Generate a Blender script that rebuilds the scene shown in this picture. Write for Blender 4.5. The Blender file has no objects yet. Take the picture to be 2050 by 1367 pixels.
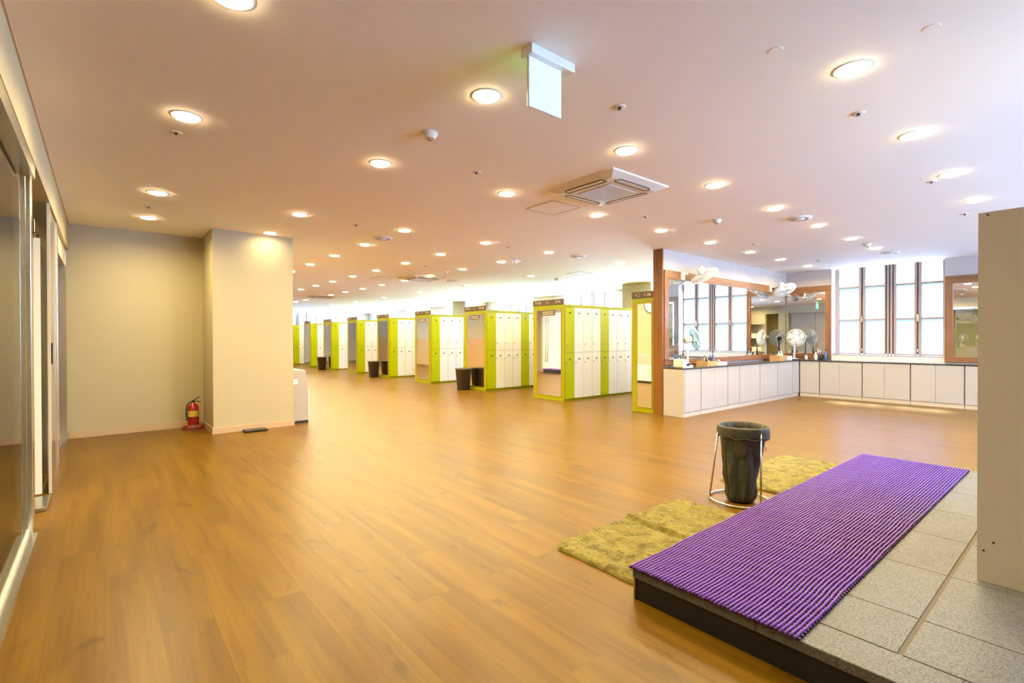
import bpy, math, random
from mathutils import Vector, Matrix, noise
random.seed(7)
R = math.radians
PI = math.pi
sc = bpy.context.scene
COL = sc.collection
HC = 2.59          # ceiling height
XW = 11.42         # window wall
XL = -0.31         # left wall
YB = 7.98          # short back wall on the left
YP = 4.42          # vanity partition
YE = 26.3          # far end
YN = -2.6          # wall behind the camera
SILL = .84         # window sill height

# ------------------------------------------------------------ materials
def new_mat(name):
    m = bpy.data.materials.new(name); m.use_nodes = True
    nt = m.node_tree
    return m, nt, nt.nodes['Principled BSDF']
def mat(name, col, rough=.5, metal=0., noise_amt=0., nscale=8., coat=0., spec=.5, emit=None, es=0., bump=0., bscale=60., trans=0., alpha=1., sheen=0.):
    m, nt, b = new_mat(name)
    b.inputs['Roughness'].default_value = rough
    b.inputs['Metallic'].default_value = metal
    b.inputs['Coat Weight'].default_value = coat
    b.inputs['Coat Roughness'].default_value = .08
    b.inputs['Specular IOR Level'].default_value = spec
    b.inputs['Transmission Weight'].default_value = trans
    b.inputs['Alpha'].default_value = alpha
    b.inputs['Sheen Weight'].default_value = sheen
    tc = nt.nodes.new('ShaderNodeTexCoord')
    n = nt.nodes.new('ShaderNodeTexNoise'); n.inputs['Scale'].default_value = nscale; n.inputs['Detail'].default_value = 4
    nt.links.new(tc.outputs['Object'], n.inputs['Vector'])
    mx = nt.nodes.new('ShaderNodeMix'); mx.data_type = 'RGBA'
    a = noise_amt
    mx.inputs['A'].default_value = (*[max(0, c*(1-a)) for c in col], 1)
    mx.inputs['B'].default_value = (*[min(1, c*(1+a)) for c in col], 1)
    nt.links.new(n.outputs['Fac'], mx.inputs['Factor'])
    nt.links.new(mx.outputs['Result'], b.inputs['Base Color'])
    if emit:
        b.inputs['Emission Color'].default_value = (*emit, 1); b.inputs['Emission Strength'].default_value = es
    if bump:
        n2 = nt.nodes.new('ShaderNodeTexNoise'); n2.inputs['Scale'].default_value = bscale; n2.inputs['Detail'].default_value = 6
        nt.links.new(tc.outputs['Object'], n2.inputs['Vector'])
        bp = nt.nodes.new('ShaderNodeBump'); bp.inputs['Strength'].default_value = bump; bp.inputs['Distance'].default_value = .01
        nt.links.new(n2.outputs['Fac'], bp.inputs['Height']); nt.links.new(bp.outputs['Normal'], b.inputs['Normal'])
    return m

def floor_mat():
    m, nt, b = new_mat('oak_vinyl_planks')
    L = nt.links.new
    geo = nt.nodes.new('ShaderNodeNewGeometry')
    sep = nt.nodes.new('ShaderNodeSeparateXYZ'); L(geo.outputs['Position'], sep.inputs[0])
    cmb = nt.nodes.new('ShaderNodeCombineXYZ'); L(sep.outputs['Y'], cmb.inputs['X']); L(sep.outputs['X'], cmb.inputs['Y'])
    br = nt.nodes.new('ShaderNodeTexBrick')
    br.offset = .37; br.offset_frequency = 2
    br.inputs['Scale'].default_value = 1
    br.inputs['Brick Width'].default_value = 1.22; br.inputs['Row Height'].default_value = .182
    br.inputs['Mortar Size'].default_value = .0011; br.inputs['Mortar Smooth'].default_value = .3
    br.inputs['Color1'].default_value = (0, 0, 0, 1); br.inputs['Color2'].default_value = (1, 1, 1, 1)
    br.inputs['Mortar'].default_value = (.5, .5, .5, 1)
    L(cmb.outputs[0], br.inputs['Vector'])
    # per-plank offset for the grain
    off = nt.nodes.new('ShaderNodeVectorMath'); off.operation = 'SCALE'; off.inputs['Scale'].default_value = 13.
    L(br.outputs['Color'], off.inputs[0])
    add = nt.nodes.new('ShaderNodeVectorMath'); add.operation = 'ADD'
    L(geo.outputs['Position'], add.inputs[0]); L(off.outputs[0], add.inputs[1])
    def stretched(sx, sy, scale, det, dist=0.):
        mp = nt.nodes.new('ShaderNodeMapping'); mp.inputs['Scale'].default_value = (sx, sy, 1)
        L(add.outputs[0], mp.inputs['Vector'])
        n = nt.nodes.new('ShaderNodeTexNoise'); n.inputs['Scale'].default_value = scale; n.inputs['Detail'].default_value = det
        n.inputs['Distortion'].default_value = dist
        L(mp.outputs[0], n.inputs['Vector']); return n
    fine = stretched(42, 1.3, 1.5, 5, .15)
    broad = stretched(8, .55, 1.1, 3, .25)
    streak = stretched(15, .8, 1.2, 5, .5)
    knot = stretched(5.5, 2.4, 1.7, 3, .6)
    def ramp(src, pts, ease=True):
        r = nt.nodes.new('ShaderNodeValToRGB'); L(src, r.inputs[0])
        if ease: r.color_ramp.interpolation = 'EASE'
        e = r.color_ramp.elements
        e[0].position, e[0].color = pts[0][0], (*pts[0][1], 1); e[1].position, e[1].color = pts[1][0], (*pts[1][1], 1)
        for p, c in pts[2:]:
            q = e.new(p); q.color = (*c, 1)
        return r
    base = ramp(broad.outputs['Fac'], [(.28, FLOOR_A), (.72, FLOOR_B)])
    def mul(a, bb, fac):
        mx = nt.nodes.new('ShaderNodeMix'); mx.data_type = 'RGBA'; mx.blend_type = 'MULTIPLY'; mx.inputs['Factor'].default_value = fac
        L(a, mx.inputs['A']); L(bb, mx.inputs['B']); return mx.outputs['Result']
    g = ramp(fine.outputs['Fac'], [(.25, (.88, .86, .82)), (.75, (1.05, 1.05, 1.05))])
    st = ramp(streak.outputs['Fac'], [(.28, (.74, .67, .52)), (.50, (1, 1, 1))])
    k = ramp(knot.outputs['Fac'], [(.22, (.45, .36, .22)), (.38, (1, 1, 1))])
    pv = ramp(br.outputs['Color'], [(0, (.93, .93, .92)), (1, (1.05, 1.04, 1.03))], False)
    mo = ramp(br.outputs['Fac'], [(0, (1, 1, 1)), (1, (.72, .64, .5))], False)
    c = mul(base.outputs['Color'], g.outputs['Color'], .8)
    c = mul(c, st.outputs['Color'], .75)
    c = mul(c, k.outputs['Color'], .75)
    c = mul(c, pv.outputs['Color'], 1)
    c = mul(c, mo.outputs['Color'], .8)
    L(c, b.inputs['Base Color'])
    rr = nt.nodes.new('ShaderNodeMapRange'); rr.inputs['To Min'].default_value = .33; rr.inputs['To Max'].default_value = .37
    L(broad.outputs['Fac'], rr.inputs['Value']); L(rr.outputs[0], b.inputs['Roughness'])
    b.inputs['Specular IOR Level'].default_value = .27
    return m

def wood_mat(name, c1, c2, rough=.35, axis='Z', scale=9.):
    m, nt, b = new_mat(name); L = nt.links.new
    geo = nt.nodes.new('ShaderNodeNewGeometry')
    mp = nt.nodes.new('ShaderNodeMapping')
    s = {'Z': (scale, scale, .9), 'X': (.9, scale, scale), 'Y': (scale, .9, scale)}[axis]
    mp.inputs['Scale'].default_value = s
    L(geo.outputs['Position'], mp.inputs['Vector'])
    n = nt.nodes.new('ShaderNodeTexNoise'); n.inputs['Scale'].default_value = 2.2; n.inputs['Detail'].default_value = 7; n.inputs['Distortion'].default_value = .9
    L(mp.outputs[0], n.inputs['Vector'])
    r = nt.nodes.new('ShaderNodeValToRGB'); e = r.color_ramp.elements
    e[0].position, e[0].color = .3, (*c1, 1); e[1].position, e[1].color = .7, (*c2, 1)
    L(n.outputs['Fac'], r.inputs[0]); L(r.outputs[0], b.inputs['Base Color'])
    b.inputs['Roughness'].default_value = rough
    return m

def stone_mat():
    m, nt, b = new_mat('grey_granite'); L = nt.links.new
    geo = nt.nodes.new('ShaderNodeNewGeometry')
    n = nt.nodes.new('ShaderNodeTexNoise'); n.inputs['Scale'].default_value = 190; n.inputs['Detail'].default_value = 3
    n2 = nt.nodes.new('ShaderNodeTexNoise'); n2.inputs['Scale'].default_value = 4; n2.inputs['Detail'].default_value = 5
    v = nt.nodes.new('ShaderNodeTexVoronoi'); v.inputs['Scale'].default_value = 260
    for q in (n, n2, v): L(geo.outputs['Position'], q.inputs['Vector'])
    r = nt.nodes.new('ShaderNodeValToRGB'); e = r.color_ramp.elements
    e[0].position, e[0].color = .36, (.052, .050, .050, 1); e[1].position, e[1].color = .56, (.130, .133, .14, 1)
    L(n.outputs['Fac'], r.inputs[0])
    r2 = nt.nodes.new('ShaderNodeValToRGB'); e = r2.color_ramp.elements
    e[0].position, e[0].color = .3, (.84, .82, .79, 1); e[1].position, e[1].color = .7, (1.05, 1.05, 1.05, 1)
    L(n2.outputs['Fac'], r2.inputs[0])
    mx = nt.nodes.new('ShaderNodeMix'); mx.data_type = 'RGBA'; mx.blend_type = 'MULTIPLY'; mx.inputs['Factor'].default_value = 1
    L(r.outputs[0], mx.inputs['A']); L(r2.outputs[0], mx.inputs['B']); L(mx.outputs['Result'], b.inputs['Base Color'])
    b.inputs['Roughness'].default_value = .55
    bp = nt.nodes.new('ShaderNodeBump'); bp.inputs['Strength'].default_value = .25; bp.inputs['Distance'].default_value = .003
    L(n.outputs['Fac'], bp.inputs['Height']); L(bp.outputs['Normal'], b.inputs['Normal'])
    return m

def rug_mat():
    m, nt, b = new_mat('olive_shag'); L = nt.links.new
    geo = nt.nodes.new('ShaderNodeNewGeometry')
    n = nt.nodes.new('ShaderNodeTexNoise'); n.inputs['Scale'].default_value = 14; n.inputs['Detail'].default_value = 8; n.inputs['Distortion'].default_value = .6
    n3 = nt.nodes.new('ShaderNodeTexNoise'); n3.inputs['Scale'].default_value = 230; n3.inputs['Detail'].default_value = 4
    for q in (n, n3): L(geo.outputs['Position'], q.inputs['Vector'])
    r = nt.nodes.new('ShaderNodeValToRGB'); e = r.color_ramp.elements
    e[0].position, e[0].color = .34, (.12, .090, .010, 1); e[1].position, e[1].color = .58, (.255, .21, .045, 1)
    L(n.outputs['Fac'], r.inputs[0]); 
    r2 = nt.nodes.new('ShaderNodeValToRGB'); e = r2.color_ramp.elements
    e[0].position, e[0].color = .35, (.62, .6, .5, 1); e[1].position, e[1].color = .65, (1.15, 1.15, 1.1, 1)
    L(n3.outputs['Fac'], r2.inputs[0])
    mx = nt.nodes.new('ShaderNodeMix'); mx.data_type = 'RGBA'; mx.blend_type = 'MULTIPLY'; mx.inputs['Factor'].default_value = 1
    L(r.outputs[0], mx.inputs['A']); L(r2.outputs[0], mx.inputs['B']); L(mx.outputs['Result'], b.inputs['Base Color'])
    b.inputs['Roughness'].default_value = .95; b.inputs['Specular IOR Level'].default_value = .1; b.inputs['Sheen Weight'].default_value = .25
    bp = nt.nodes.new('ShaderNodeBump'); bp.inputs['Strength'].default_value = .9; bp.inputs['Distance'].default_value = .006
    L(n3.outputs['Fac'], bp.inputs['Height']); L(bp.outputs['Normal'], b.inputs['Normal'])
    return m

def frosted_mat(name, tint, clear=.8):
    m, nt, b = new_mat(name); L = nt.links.new
    nt.nodes.remove(b)
    out = nt.nodes['Material Output']
    t = nt.nodes.new('ShaderNodeBsdfTransparent'); t.inputs['Color'].default_value = (*tint, 1)
    d = nt.nodes.new('ShaderNodeBsdfTranslucent'); d.inputs['Color'].default_value = (*tint, 1)
    g = nt.nodes.new('ShaderNodeBsdfGlossy'); g.inputs['Roughness'].default_value = .12
    mx = nt.nodes.new('ShaderNodeMixShader'); mx.inputs[0].default_value = 1-clear
    L(t.outputs[0], mx.inputs[1]); L(d.outputs[0], mx.inputs[2])
    mx2 = nt.nodes.new('ShaderNodeMixShader'); mx2.inputs[0].default_value = .05
    L(mx.outputs[0], mx2.inputs[1]); L(g.outputs[0], mx2.inputs[2]); L(mx2.outputs[0], out.inputs[0])
    return m

def glass_mat(name, tint=(.85, .9, .86)):
    m, nt, b = new_mat(name); L = nt.links.new
    nt.nodes.remove(b)
    out = nt.nodes['Material Output']
    t = nt.nodes.new('ShaderNodeBsdfTransparent'); t.inputs['Color'].default_value = (*tint, 1)
    g = nt.nodes.new('ShaderNodeBsdfGlossy'); g.inputs['Roughness'].default_value = .0
    fr = nt.nodes.new('ShaderNodeFresnel'); fr.inputs['IOR'].default_value = 2.9
    mx = nt.nodes.new('ShaderNodeMixShader'); L(fr.outputs[0], mx.inputs[0])
    L(t.outputs[0], mx.inputs[1]); L(g.outputs[0], mx.inputs[2]); L(mx.outputs[0], out.inputs[0])
    return m

FLOOR_A = (.115, .053, .0006)
FLOOR_B = (.168, .085, .0015)
M = {}
M['floor'] = floor_mat()
M['ceiling'] = mat('ceiling_paint', (.95, .895, .80), .75, noise_amt=.015, nscale=1.2)
M['wall'] = mat('cream_wall_paint', (.49, .42, .265), .6, noise_amt=.02, nscale=2)
M['wallwhite'] = mat('white_wall_paint', (.66, .65, .64), .6, noise_amt=.02, nscale=2)
M['plaster'] = mat('pinkish_plaster', (.50, .43, .385), .6, noise_amt=.10, nscale=5, bump=.4, bscale=9)
M['base'] = mat('beige_baseboard', (.56, .39, .24), .45, noise_amt=.06, nscale=12)
M['lime'] = mat('lime_laminate', (.28, .31, .0), .28, noise_amt=.02)
M['limepanel'] = mat('shaded_lime_end_panel', (.29, .265, .0), .35, noise_amt=.03)  # darker olive copy of the lime, the end face's shading is in the colour
M['limedoor'] = mat('lime_locker_door', (.36, .43, .0), .18, noise_amt=.015, coat=.3)
M['whitedoor'] = mat('white_locker_door', (.68, .72, .78), .14, noise_amt=.01, coat=.4)
M['carcass'] = mat('locker_carcass', (.20, .13, .06), .6)
M['brown'] = mat('dark_brown_sign', (.09, .06, .035), .5, noise_amt=.05)
M['text'] = mat('cream_lettering', (.62, .52, .38), .5)
M['plate'] = mat('dark_number_plate', (.05, .05, .02), .3)
M['steel'] = mat('brushed_steel', (.62, .60, .57), .25, metal=1, noise_amt=.05)
M['steeljamb'] = mat('polished_steel', (.86, .83, .78), .2, metal=1, noise_amt=.03)
M['mirror'] = mat('mirror_silver', (.90, .91, .89), .0, metal=1)
M['wood'] = wood_mat('walnut_frame', (.17, .068, .024), (.31, .135, .052), .3)
M['woodh'] = wood_mat('walnut_frame_flat', (.17, .068, .024), (.31, .135, .052), .3, axis='X')
M['woodv'] = wood_mat('walnut_frame_side', (.17, .068, .024), (.31, .135, .052), .3, axis='Y')
M['pillarwood'] = wood_mat('walnut_post', (.15, .055, .012), (.26, .10, .022), .3, axis='Z', scale=14)
M['winframe'] = mat('taupe_window_frame', (.40, .31, .28), .35, noise_amt=.05)
M['windark'] = mat('dark_window_gasket', (.07, .06, .055), .5)
M['pane_low'] = frosted_mat('frosted_pane', (.93, .96, 1.0))
M['pane_mid'] = frosted_mat('blue_green_frosted_pane', (.80, .95, .96))
M['pane_top'] = frosted_mat('pale_frosted_pane', (.90, .97, 1.0))
M['film_low'] = frosted_mat('dimmed_low_pane', (.225, .26, .33), .86)  # dimmed copies of the pane tints hold down the window glare, no film there
M['film_mid'] = frosted_mat('dimmed_mid_pane', (.26, .29, .32), .86)
M['film_top'] = frosted_mat('dimmed_top_pane', (.42, .385, .33), .86)
M['cabwhite'] = mat('gloss_white_cabinet', (.45, .42, .40), .12, noise_amt=.01, coat=.5)
M['cabgap'] = mat('grey_aluminium_strip', (.42, .40, .38), .4, metal=.5)
M['counter'] = mat('dark_stone_counter', (.055, .045, .04), .12, noise_amt=.3, nscale=40)
M['toe'] = mat('pale_plinth', (.58, .49, .39), .4)
M['stone'] = stone_mat()
M['grout'] = mat('sandy_grout', (.115, .09, .065), .8, noise_amt=.1, nscale=60)
M['black'] = mat('black_step_riser', (.008, .007, .006), .55, noise_amt=.3)
M['purple'] = mat('purple_vinyl_tube', (.115, .028, .27), .42, noise_amt=.05, spec=.3)
M['purpledark'] = mat('dark_purple_connector', (.045, .008, .05), .5)
M['rug'] = rug_mat()
M['bag'] = mat('black_bin_liner', (.040, .040, .026), .48, noise_amt=.35, nscale=9, bump=.6, bscale=30, spec=.5)
M['bin'] = mat('dark_brown_plastic', (.055, .038, .025), .4, noise_amt=.12, nscale=20)
M['board'] = mat('beige_laminate_board', (.50, .46, .40), .5, noise_amt=.02, nscale=3)
M['screw'] = mat('dark_screw', (.04, .03, .03), .4, metal=.6)
M['nozzle'] = mat('dull_brass_nozzle', (.16, .11, .07), .4, metal=.7)
M['doorbrown'] = mat('grey_brown_panel', (.34, .29, .22), .45, noise_amt=.15, nscale=3)
M['white'] = mat('white_plastic', (.80, .79, .76), .3, noise_amt=.01)
M['offwhite'] = mat('cream_plastic', (.72, .66, .56), .4, noise_amt=.02)
M['fanblade'] = mat('translucent_fan_blade', (.72, .80, .84), .2, noise_amt=.02, alpha=.65)
M['fanwire'] = mat('white_fan_wire', (.82, .82, .80), .3)
M['grille'] = mat('tan_grille', (.42, .32, .20), .6)
M['darkslot'] = mat('dark_slot', (.05, .035, .02), .7)
M['diff'] = mat('lit_diffuser', (.9, .9, .88), .4, emit=(1, .78, .46), es=23.)
M['diffdim'] = mat('dim_lit_diffuser', (.9, .9, .88), .4, emit=(1, .78, .46), es=7.)
M['ring'] = mat('white_trim_ring', (.82, .80, .76), .35)
M['exitwhite'] = mat('lit_white_panel', (.25, .3, .34), .4, emit=(.60, .84, 1), es=.33)
M['exitgreen'] = mat('lit_green_panel', (.02, .5, .25), .4, emit=(.02, .75, .35), es=.5)
M['exitfig'] = mat('lit_pale_figure', (.8, 1, .9), .4, emit=(.7, 1, .85), es=.55)
M['red'] = mat('red_enamel', (.36, .012, .008), .22, noise_amt=.05)
M['redplastic'] = mat('red_plastic', (.25, .015, .01), .4, noise_amt=.05)
M['yellowlab'] = mat('yellow_label', (.66, .50, .06), .5, noise_amt=.1, nscale=60)
M['rubber'] = mat('black_rubber', (.012, .011, .01), .5)
M['grey'] = mat('grey_laminate', (.42, .38, .33), .45, noise_amt=.02)
M['kraft'] = mat('kraft_cardboard', (.50, .30, .12), .8, noise_amt=.05, nscale=30)
M['lavender'] = mat('pale_lavender_fabric', (.50, .52, .72), .9, noise_amt=.12, nscale=30)
M['teal'] = mat('dark_teal_bottle', (.02, .09, .14), .2)
M['blueb'] = mat('blue_bottle', (.07, .13, .30), .2)
M['brownb'] = mat('dark_brown_bottle', (.06, .02, .015), .2)
M['olive'] = mat('olive_bottle', (.35, .36, .12), .3)
M['maroon'] = mat('maroon_comb', (.18, .01, .02), .35)
M['salmon'] = mat('salmon_label', (.75, .38, .22), .5)
M['towel'] = mat('white_towel', (.78, .78, .76), .95, noise_amt=.04, nscale=50, sheen=.3, bump=.4, bscale=200)
M['glass'] = glass_mat('clear_glass')
M['wains'] = mat('tan_wainscot', (.55, .34, .13), .35, noise_amt=.05)
M['shade'] = mat('recess_shade', (.03, .025, .02), .7)  # shade of the doorway recess put into a dark colour
M['clockface'] = mat('clock_face', (.8, .78, .72), .4)

# ------------------------------------------------------------ mesh builder
class MB:
    def __init__(s): s.v, s.f, s.sm = [], [], []
    def add(s, vs, fs, smooth=False, mtx=None):
        n = len(s.v)
        s.v += [tuple(mtx @ Vector(p)) if mtx else tuple(p) for p in vs]
        s.f += [tuple(n+i for i in f) for f in fs]; s.sm += [smooth]*len(fs)
        return s
    def box(s, x0, x1, y0, y1, z0, z1, mtx=None):
        return s.add([(x, y, z) for z in (z0, z1) for y in (y0, y1) for x in (x0, x1)],
                     [(0, 2, 3, 1), (4, 5, 7, 6), (0, 1, 5, 4), (2, 6, 7, 3), (0, 4, 6, 2), (1, 3, 7, 5)], False, mtx)
    def lathe(s, prof, n=24, axis='Z', c=(0, 0, 0), cap=True, smooth=True, mtx=None, sx=1, sy=1):
        vs = []
        for r, h in prof:
            for k in range(n):
                a = 2*PI*k/n; p = (r*math.cos(a)*sx, r*math.sin(a)*sy, h)
                if axis == 'X': p = (p[2], p[0], p[1])
                if axis == 'Y': p = (p[0], -p[2], p[1])
                vs.append((p[0]+c[0], p[1]+c[1], p[2]+c[2]))
        fs = []
        for i in range(len(prof)-1):
            for k in range(n):
                fs.append((i*n+k, i*n+(k+1) % n, (i+1)*n+(k+1) % n, (i+1)*n+k))
        s.add(vs, fs, smooth, mtx)
        if cap:
            m = len(s.v)-len(vs)
            s.f += [tuple(m+k for k in reversed(range(n))), tuple(m+(len(prof)-1)*n+k for k in range(n))]; s.sm += [False, False]
        return s
    def tube(s, pts, r, n=8, closed=False, mtx=None):
        pts = [Vector(p) for p in pts]; vs = []; N = len(pts)
        up = Vector((0, 0, 1)); prev = None
        for i, p in enumerate(pts):
            if closed: d = pts[(i+1) % N]-pts[i-1]
            else: d = pts[min(i+1, N-1)]-pts[max(i-1, 0)]
            d.normalize()
            if prev is None:
                a = d.cross(up)
                if a.length < .05: a = d.cross(Vector((1, 0, 0)))
            else: a = prev - d*prev.dot(d)
            a.normalize(); prev = a; b = d.cross(a)
            for k in range(n):
                t = 2*PI*k/n; vs.append(p + a*(r*math.cos(t)) + b*(r*math.sin(t)))
        fs = []
        for i in range(N if closed else N-1):
            j = (i+1) % N
            for k in range(n): fs.append((i*n+k, i*n+(k+1) % n, j*n+(k+1) % n, j*n+k))
        if not closed: fs += [tuple(reversed(range(n))), tuple((N-1)*n+k for k in range(n))]
        return s.add(vs, fs, True, mtx)
    def prism(s, poly, z0, z1, mtx=None):       # polygon in xy extruded in z
        n = len(poly)
        vs = [(x, y, z0) for x, y in poly]+[(x, y, z1) for x, y in poly]
        fs = [tuple(reversed(range(n))), tuple(range(n, 2*n))]+[(k, (k+1) % n, n+(k+1) % n, n+k) for k in range(n)]
        return s.add(vs, fs, False, mtx)
    def grid(s, fn, nu, nv, smooth=True):
        vs = [fn(i/nu, j/nv) for j in range(nv+1) for i in range(nu+1)]
        fs = [(j*(nu+1)+i, j*(nu+1)+i+1, (j+1)*(nu+1)+i+1, (j+1)*(nu+1)+i) for j in range(nv) for i in range(nu)]
        return s.add(vs, fs, smooth)
    def build(s, name, m, parent=None, bevel=0, loc=None, **tags):
        me = bpy.data.meshes.new(name); me.from_pydata(s.v, [], s.f); me.polygons.foreach_set('use_smooth', s.sm); me.update()
        o = bpy.data.objects.new(name, me); COL.objects.link(o)
        o.data.materials.append(m)
        if parent is not None: o.parent = parent
        if loc: o.location = loc
        if bevel:
            b = o.modifiers.new('edge', 'BEVEL'); b.width = bevel; b.segments = 2; b.limit_method = 'ANGLE'
        for k, v in tags.items(): o[k] = v
        return o
def B(*a, **k): return MB().box(*a, **k)
def thing(name, loc=(0, 0, 0), rz=0, label=None, cat=None, group=None):
    o = bpy.data.objects.new(name, None); COL.objects.link(o); o.location = loc; o.rotation_euler = (0, 0, rz)
    o.empty_display_size = .1
    if label: o['label'] = label
    if cat: o['category'] = cat
    if group: o['group'] = group
    return o
CH = {}
def kids(o):
    return [c for c in COL.objects if c.parent == o]
def copy_tree(o, tree=None, parent=None):
    tree = tree or gather(o)
    c = o.copy(); COL.objects.link(c)
    if parent is not None: c.parent = parent
    for t in tree[1]: copy_tree(t[0], t, c)
    return c
def gather(o):
    return (o, [gather(c) for c in kids(o)])
def struct(mb, name, m, **k): return mb.build(name, m, kind='structure', **k)
def text_mesh(body, size, mtx, name, m, parent, depth=.0015, ax='CENTER'):
    cu = bpy.data.curves.new(name, 'FONT'); cu.body = body; cu.size = size; cu.extrude = depth; cu.align_x = ax; cu.align_y = 'CENTER'
    t = bpy.data.objects.new('tmp_text', cu); COL.objects.link(t)
    dg = bpy.context.evaluated_depsgraph_get()
    me = bpy.data.meshes.new_from_object(t.evaluated_get(dg)); me.transform(mtx)
    bpy.data.objects.remove(t)
    o = bpy.data.objects.new(name, me); COL.objects.link(o); o.parent = parent
    me.materials.clear(); me.materials.append(m)
    return o

# ------------------------------------------------------------ room shell
struct(B(-3.5, XW+.3, YN-.1, YE+.1, -.06, 0), 'floor', M['floor'])
struct(B(-3.5, XW+.3, YN-.1, YE+.1, HC, HC+.12), 'ceiling', M['ceiling'])
FILL_WINS = [(2.9, 4.65), (5.0, 6.75), (7.2, 8.95), (9.4, 11.15)]  # windows out of view, added so their daylight brightens the ceiling
w = MB(); edges = [-3.5]
for a, b_ in FILL_WINS: edges += [a, b_]
edges.append(XW+.3)
for i in range(0, len(edges), 2): w.box(edges[i], edges[i+1], YN-.3, YN, 0, HC)
for a, b_ in FILL_WINS: w.box(a, b_, YN-.3, YN, 0, SILL)
struct(w, 'wall_behind', M['wall'])
WINS = [(-1.85, -.10), (1.80, 3.55), (5.45, 7.08), (9.13, 11.05), (12.72, 14.48), (16.30, 18.05), (19.85, 21.6), (23.4, 25.15)]  # the first, out of view, is added for its bluish daylight
w = MB(); edges = [YN]
for a, b_ in WINS: edges += [a, b_]
edges.append(YE+.1)
for i in range(0, len(edges), 2): w.box(XW, XW+.32, edges[i], edges[i+1], 0, HC)
for a, b_ in WINS: w.box(XW, XW+.32, a, b_, 0, SILL)
struct(w, 'wall_window_side', M['wallwhite'])
# upper plaster finish in the vanity area
struct(B(XW-.012, XW, -2.6, 1.80, .0, HC).box(XW-.012, XW, 3.55, YP, .0, HC), 'trim_1', M['plaster'])
# structural piers between the windows
for k, y0 in enumerate((7.13, 15.2)):
    struct(B(10.38, XW, y0, y0+.87, 0, HC), 'wall_pier_%d' % (k+1), M['wall'])
# far end wall with a window
w = B(-3.5, 6.85, YE, YE+.3, 0, HC).box(8.62, XW+.3, YE, YE+.3, 0, HC).box(6.85, 8.62, YE, YE+.3, 0, SILL)
struct(w, 'wall_far', M['wallwhite'])
# short back wall, column block, long wall behind it
struct(B(XL-.2, 1.07, YB, YB+.15, 0, HC), 'wall_back', M['wall'])
w = B(1.07, 2.03, 7.18, YB+.15, 0, HC).box(1.85, 2.03, YB+.15, 11.0, 0, HC).box(1.2, 2.03, 10.9, 11.05, 0, HC)
w.box(1.05, 1.2, 10.9, 13.2, 0, HC).box(1.2, 2.03, 13.1, 13.25, 0, HC).box(1.85, 2.03, 13.25, YE, 0, HC)
struct(w, 'wall_column', M['wall'])
struct(B(2.03, 2.045, 13.25, YE, 0, 1.2).box(2.03, 2.04, 8.75, 11.05, 0, 1.2), 'trim_2', M['wains'])
# baseboards
struct(B(XL, 1.07, YB-.012, YB, 0, .075), 'baseboard_back', M['base'])
struct(B(1.058, 1.07, 7.168, YB-.012, 0, .075).box(1.07, 2.042, 7.168, 7.18, 0, .075), 'baseboard_column', M['base'])
# left wall: header over the glazed bays, solid behind the camera, thin pier
struct(B(XL-.16, XL, YN, YB+.1, 2.27, HC).box(XL-.16, XL, YN, -1.0, 0, 2.27).box(XL-.16, XL, -.45, -.03, 0, 2.27), 'wall_left', M['wall'])
# thin beige strip along the tops of the walls
struct(B(XL, XL+.008, YN, YB, HC-.012, HC).box(XL, 1.07, YB-.008, YB, HC-.012, HC)
       .box(1.062, 1.07, 7.18, YB, HC-.012, HC).box(1.07, 2.03, 7.172, 7.18, HC-.012, HC), 'trim_4', M['base'])
# the room behind the glass
struct(B(-3.6, -3.5, YN, YE, 0, HC), 'wall_side_room', M['wall'])
struct(B(-3.5, XL-.2, YB, YB+.15, 0, HC), 'wall_side_room_back', M['wall'])
struct(B(-3.5, -.42, YN, YB, .001, .012), 'trim_5', M['stone'])

# ---- left wall glazing
t = thing('glass_partition', (XL-.052, 0, 0), label='large glass pane in a polished steel frame beside the camera, left wall', cat='glass partition')
B(-.004, .004, 2.05, 4.18, .03, 2.20).build('glass_pane', M['glass'], t)
B(-.05, .05, 2.0, 4.20, 0, .012).build('floor_track', M['steel'], t)
B(-.004, .010, 2.0, 4.2, .012, .040).build('track_rail', M['white'], t)
B(-.02, .05, 2.0, 4.2, 2.20, 2.27).box(.04, .05, 2.0, 4.2, 2.18, 2.20).build('head_rail', M['steel'], t)
t = thing('panel_door', (XL-.13, 0, 0), label='matte grey-brown panels in place of glazing beside the camera, seen in mirrors', cat='door')  # opaque panels put in for glass so the added windows don't reflect
B(-.02, .02, .0, .99, .0, 2.265).build('matte_panel', M['doorbrown'], t, bevel=.004)
B(-.02, .02, 1.0, 1.98, .0, 2.265).build('matte_panel', M['doorbrown'], t, bevel=.004)
MB().tube([(.06, .92, .8), (.06, .92, 1.3)], .012, 8).tube([(.06, 1.07, .8), (.06, 1.07, 1.3)], .012, 8).build('handle', M['steel'], t)
t = thing('door_jamb', (-.40, 4.2, 0), label='polished steel jamb with a centre groove between glass pane and doorway', cat='door jamb')
B(.043, .066, 0, .11, 0, 2.27).build('jamb_post', M['steeljamb'], t, bevel=.002)
B(.038, .043, .003, .1, 0, 2.27).build('groove_strip', M['cabgap'], t)
t = thing('doorway_threshold', (-.38, 4.31, 0), label='steel threshold with a flat strip coloured as recess shade in the open doorway', cat='threshold')
B(-.08, .02, 0, .41, .001, .004).build('recess_shade_strip', M['shade'], t)  # flat on the floor, the recess's shade is in its colour
B(-.10, .075, .41, .76, .001, .03).build('threshold_plate', M['steel'], t, bevel=.004)
t = thing('glass_door', (-.375, 5.12, 0), label='open glass door with a white edge strip standing in the doorway', cat='door')
B(-.02, .018, 0, .022, .035, 1.96).build('door_edge', M['white'], t)
B(-.012, .0, .022, .75, .035, 1.96).build('door_glass', M['glass'], t)
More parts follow.
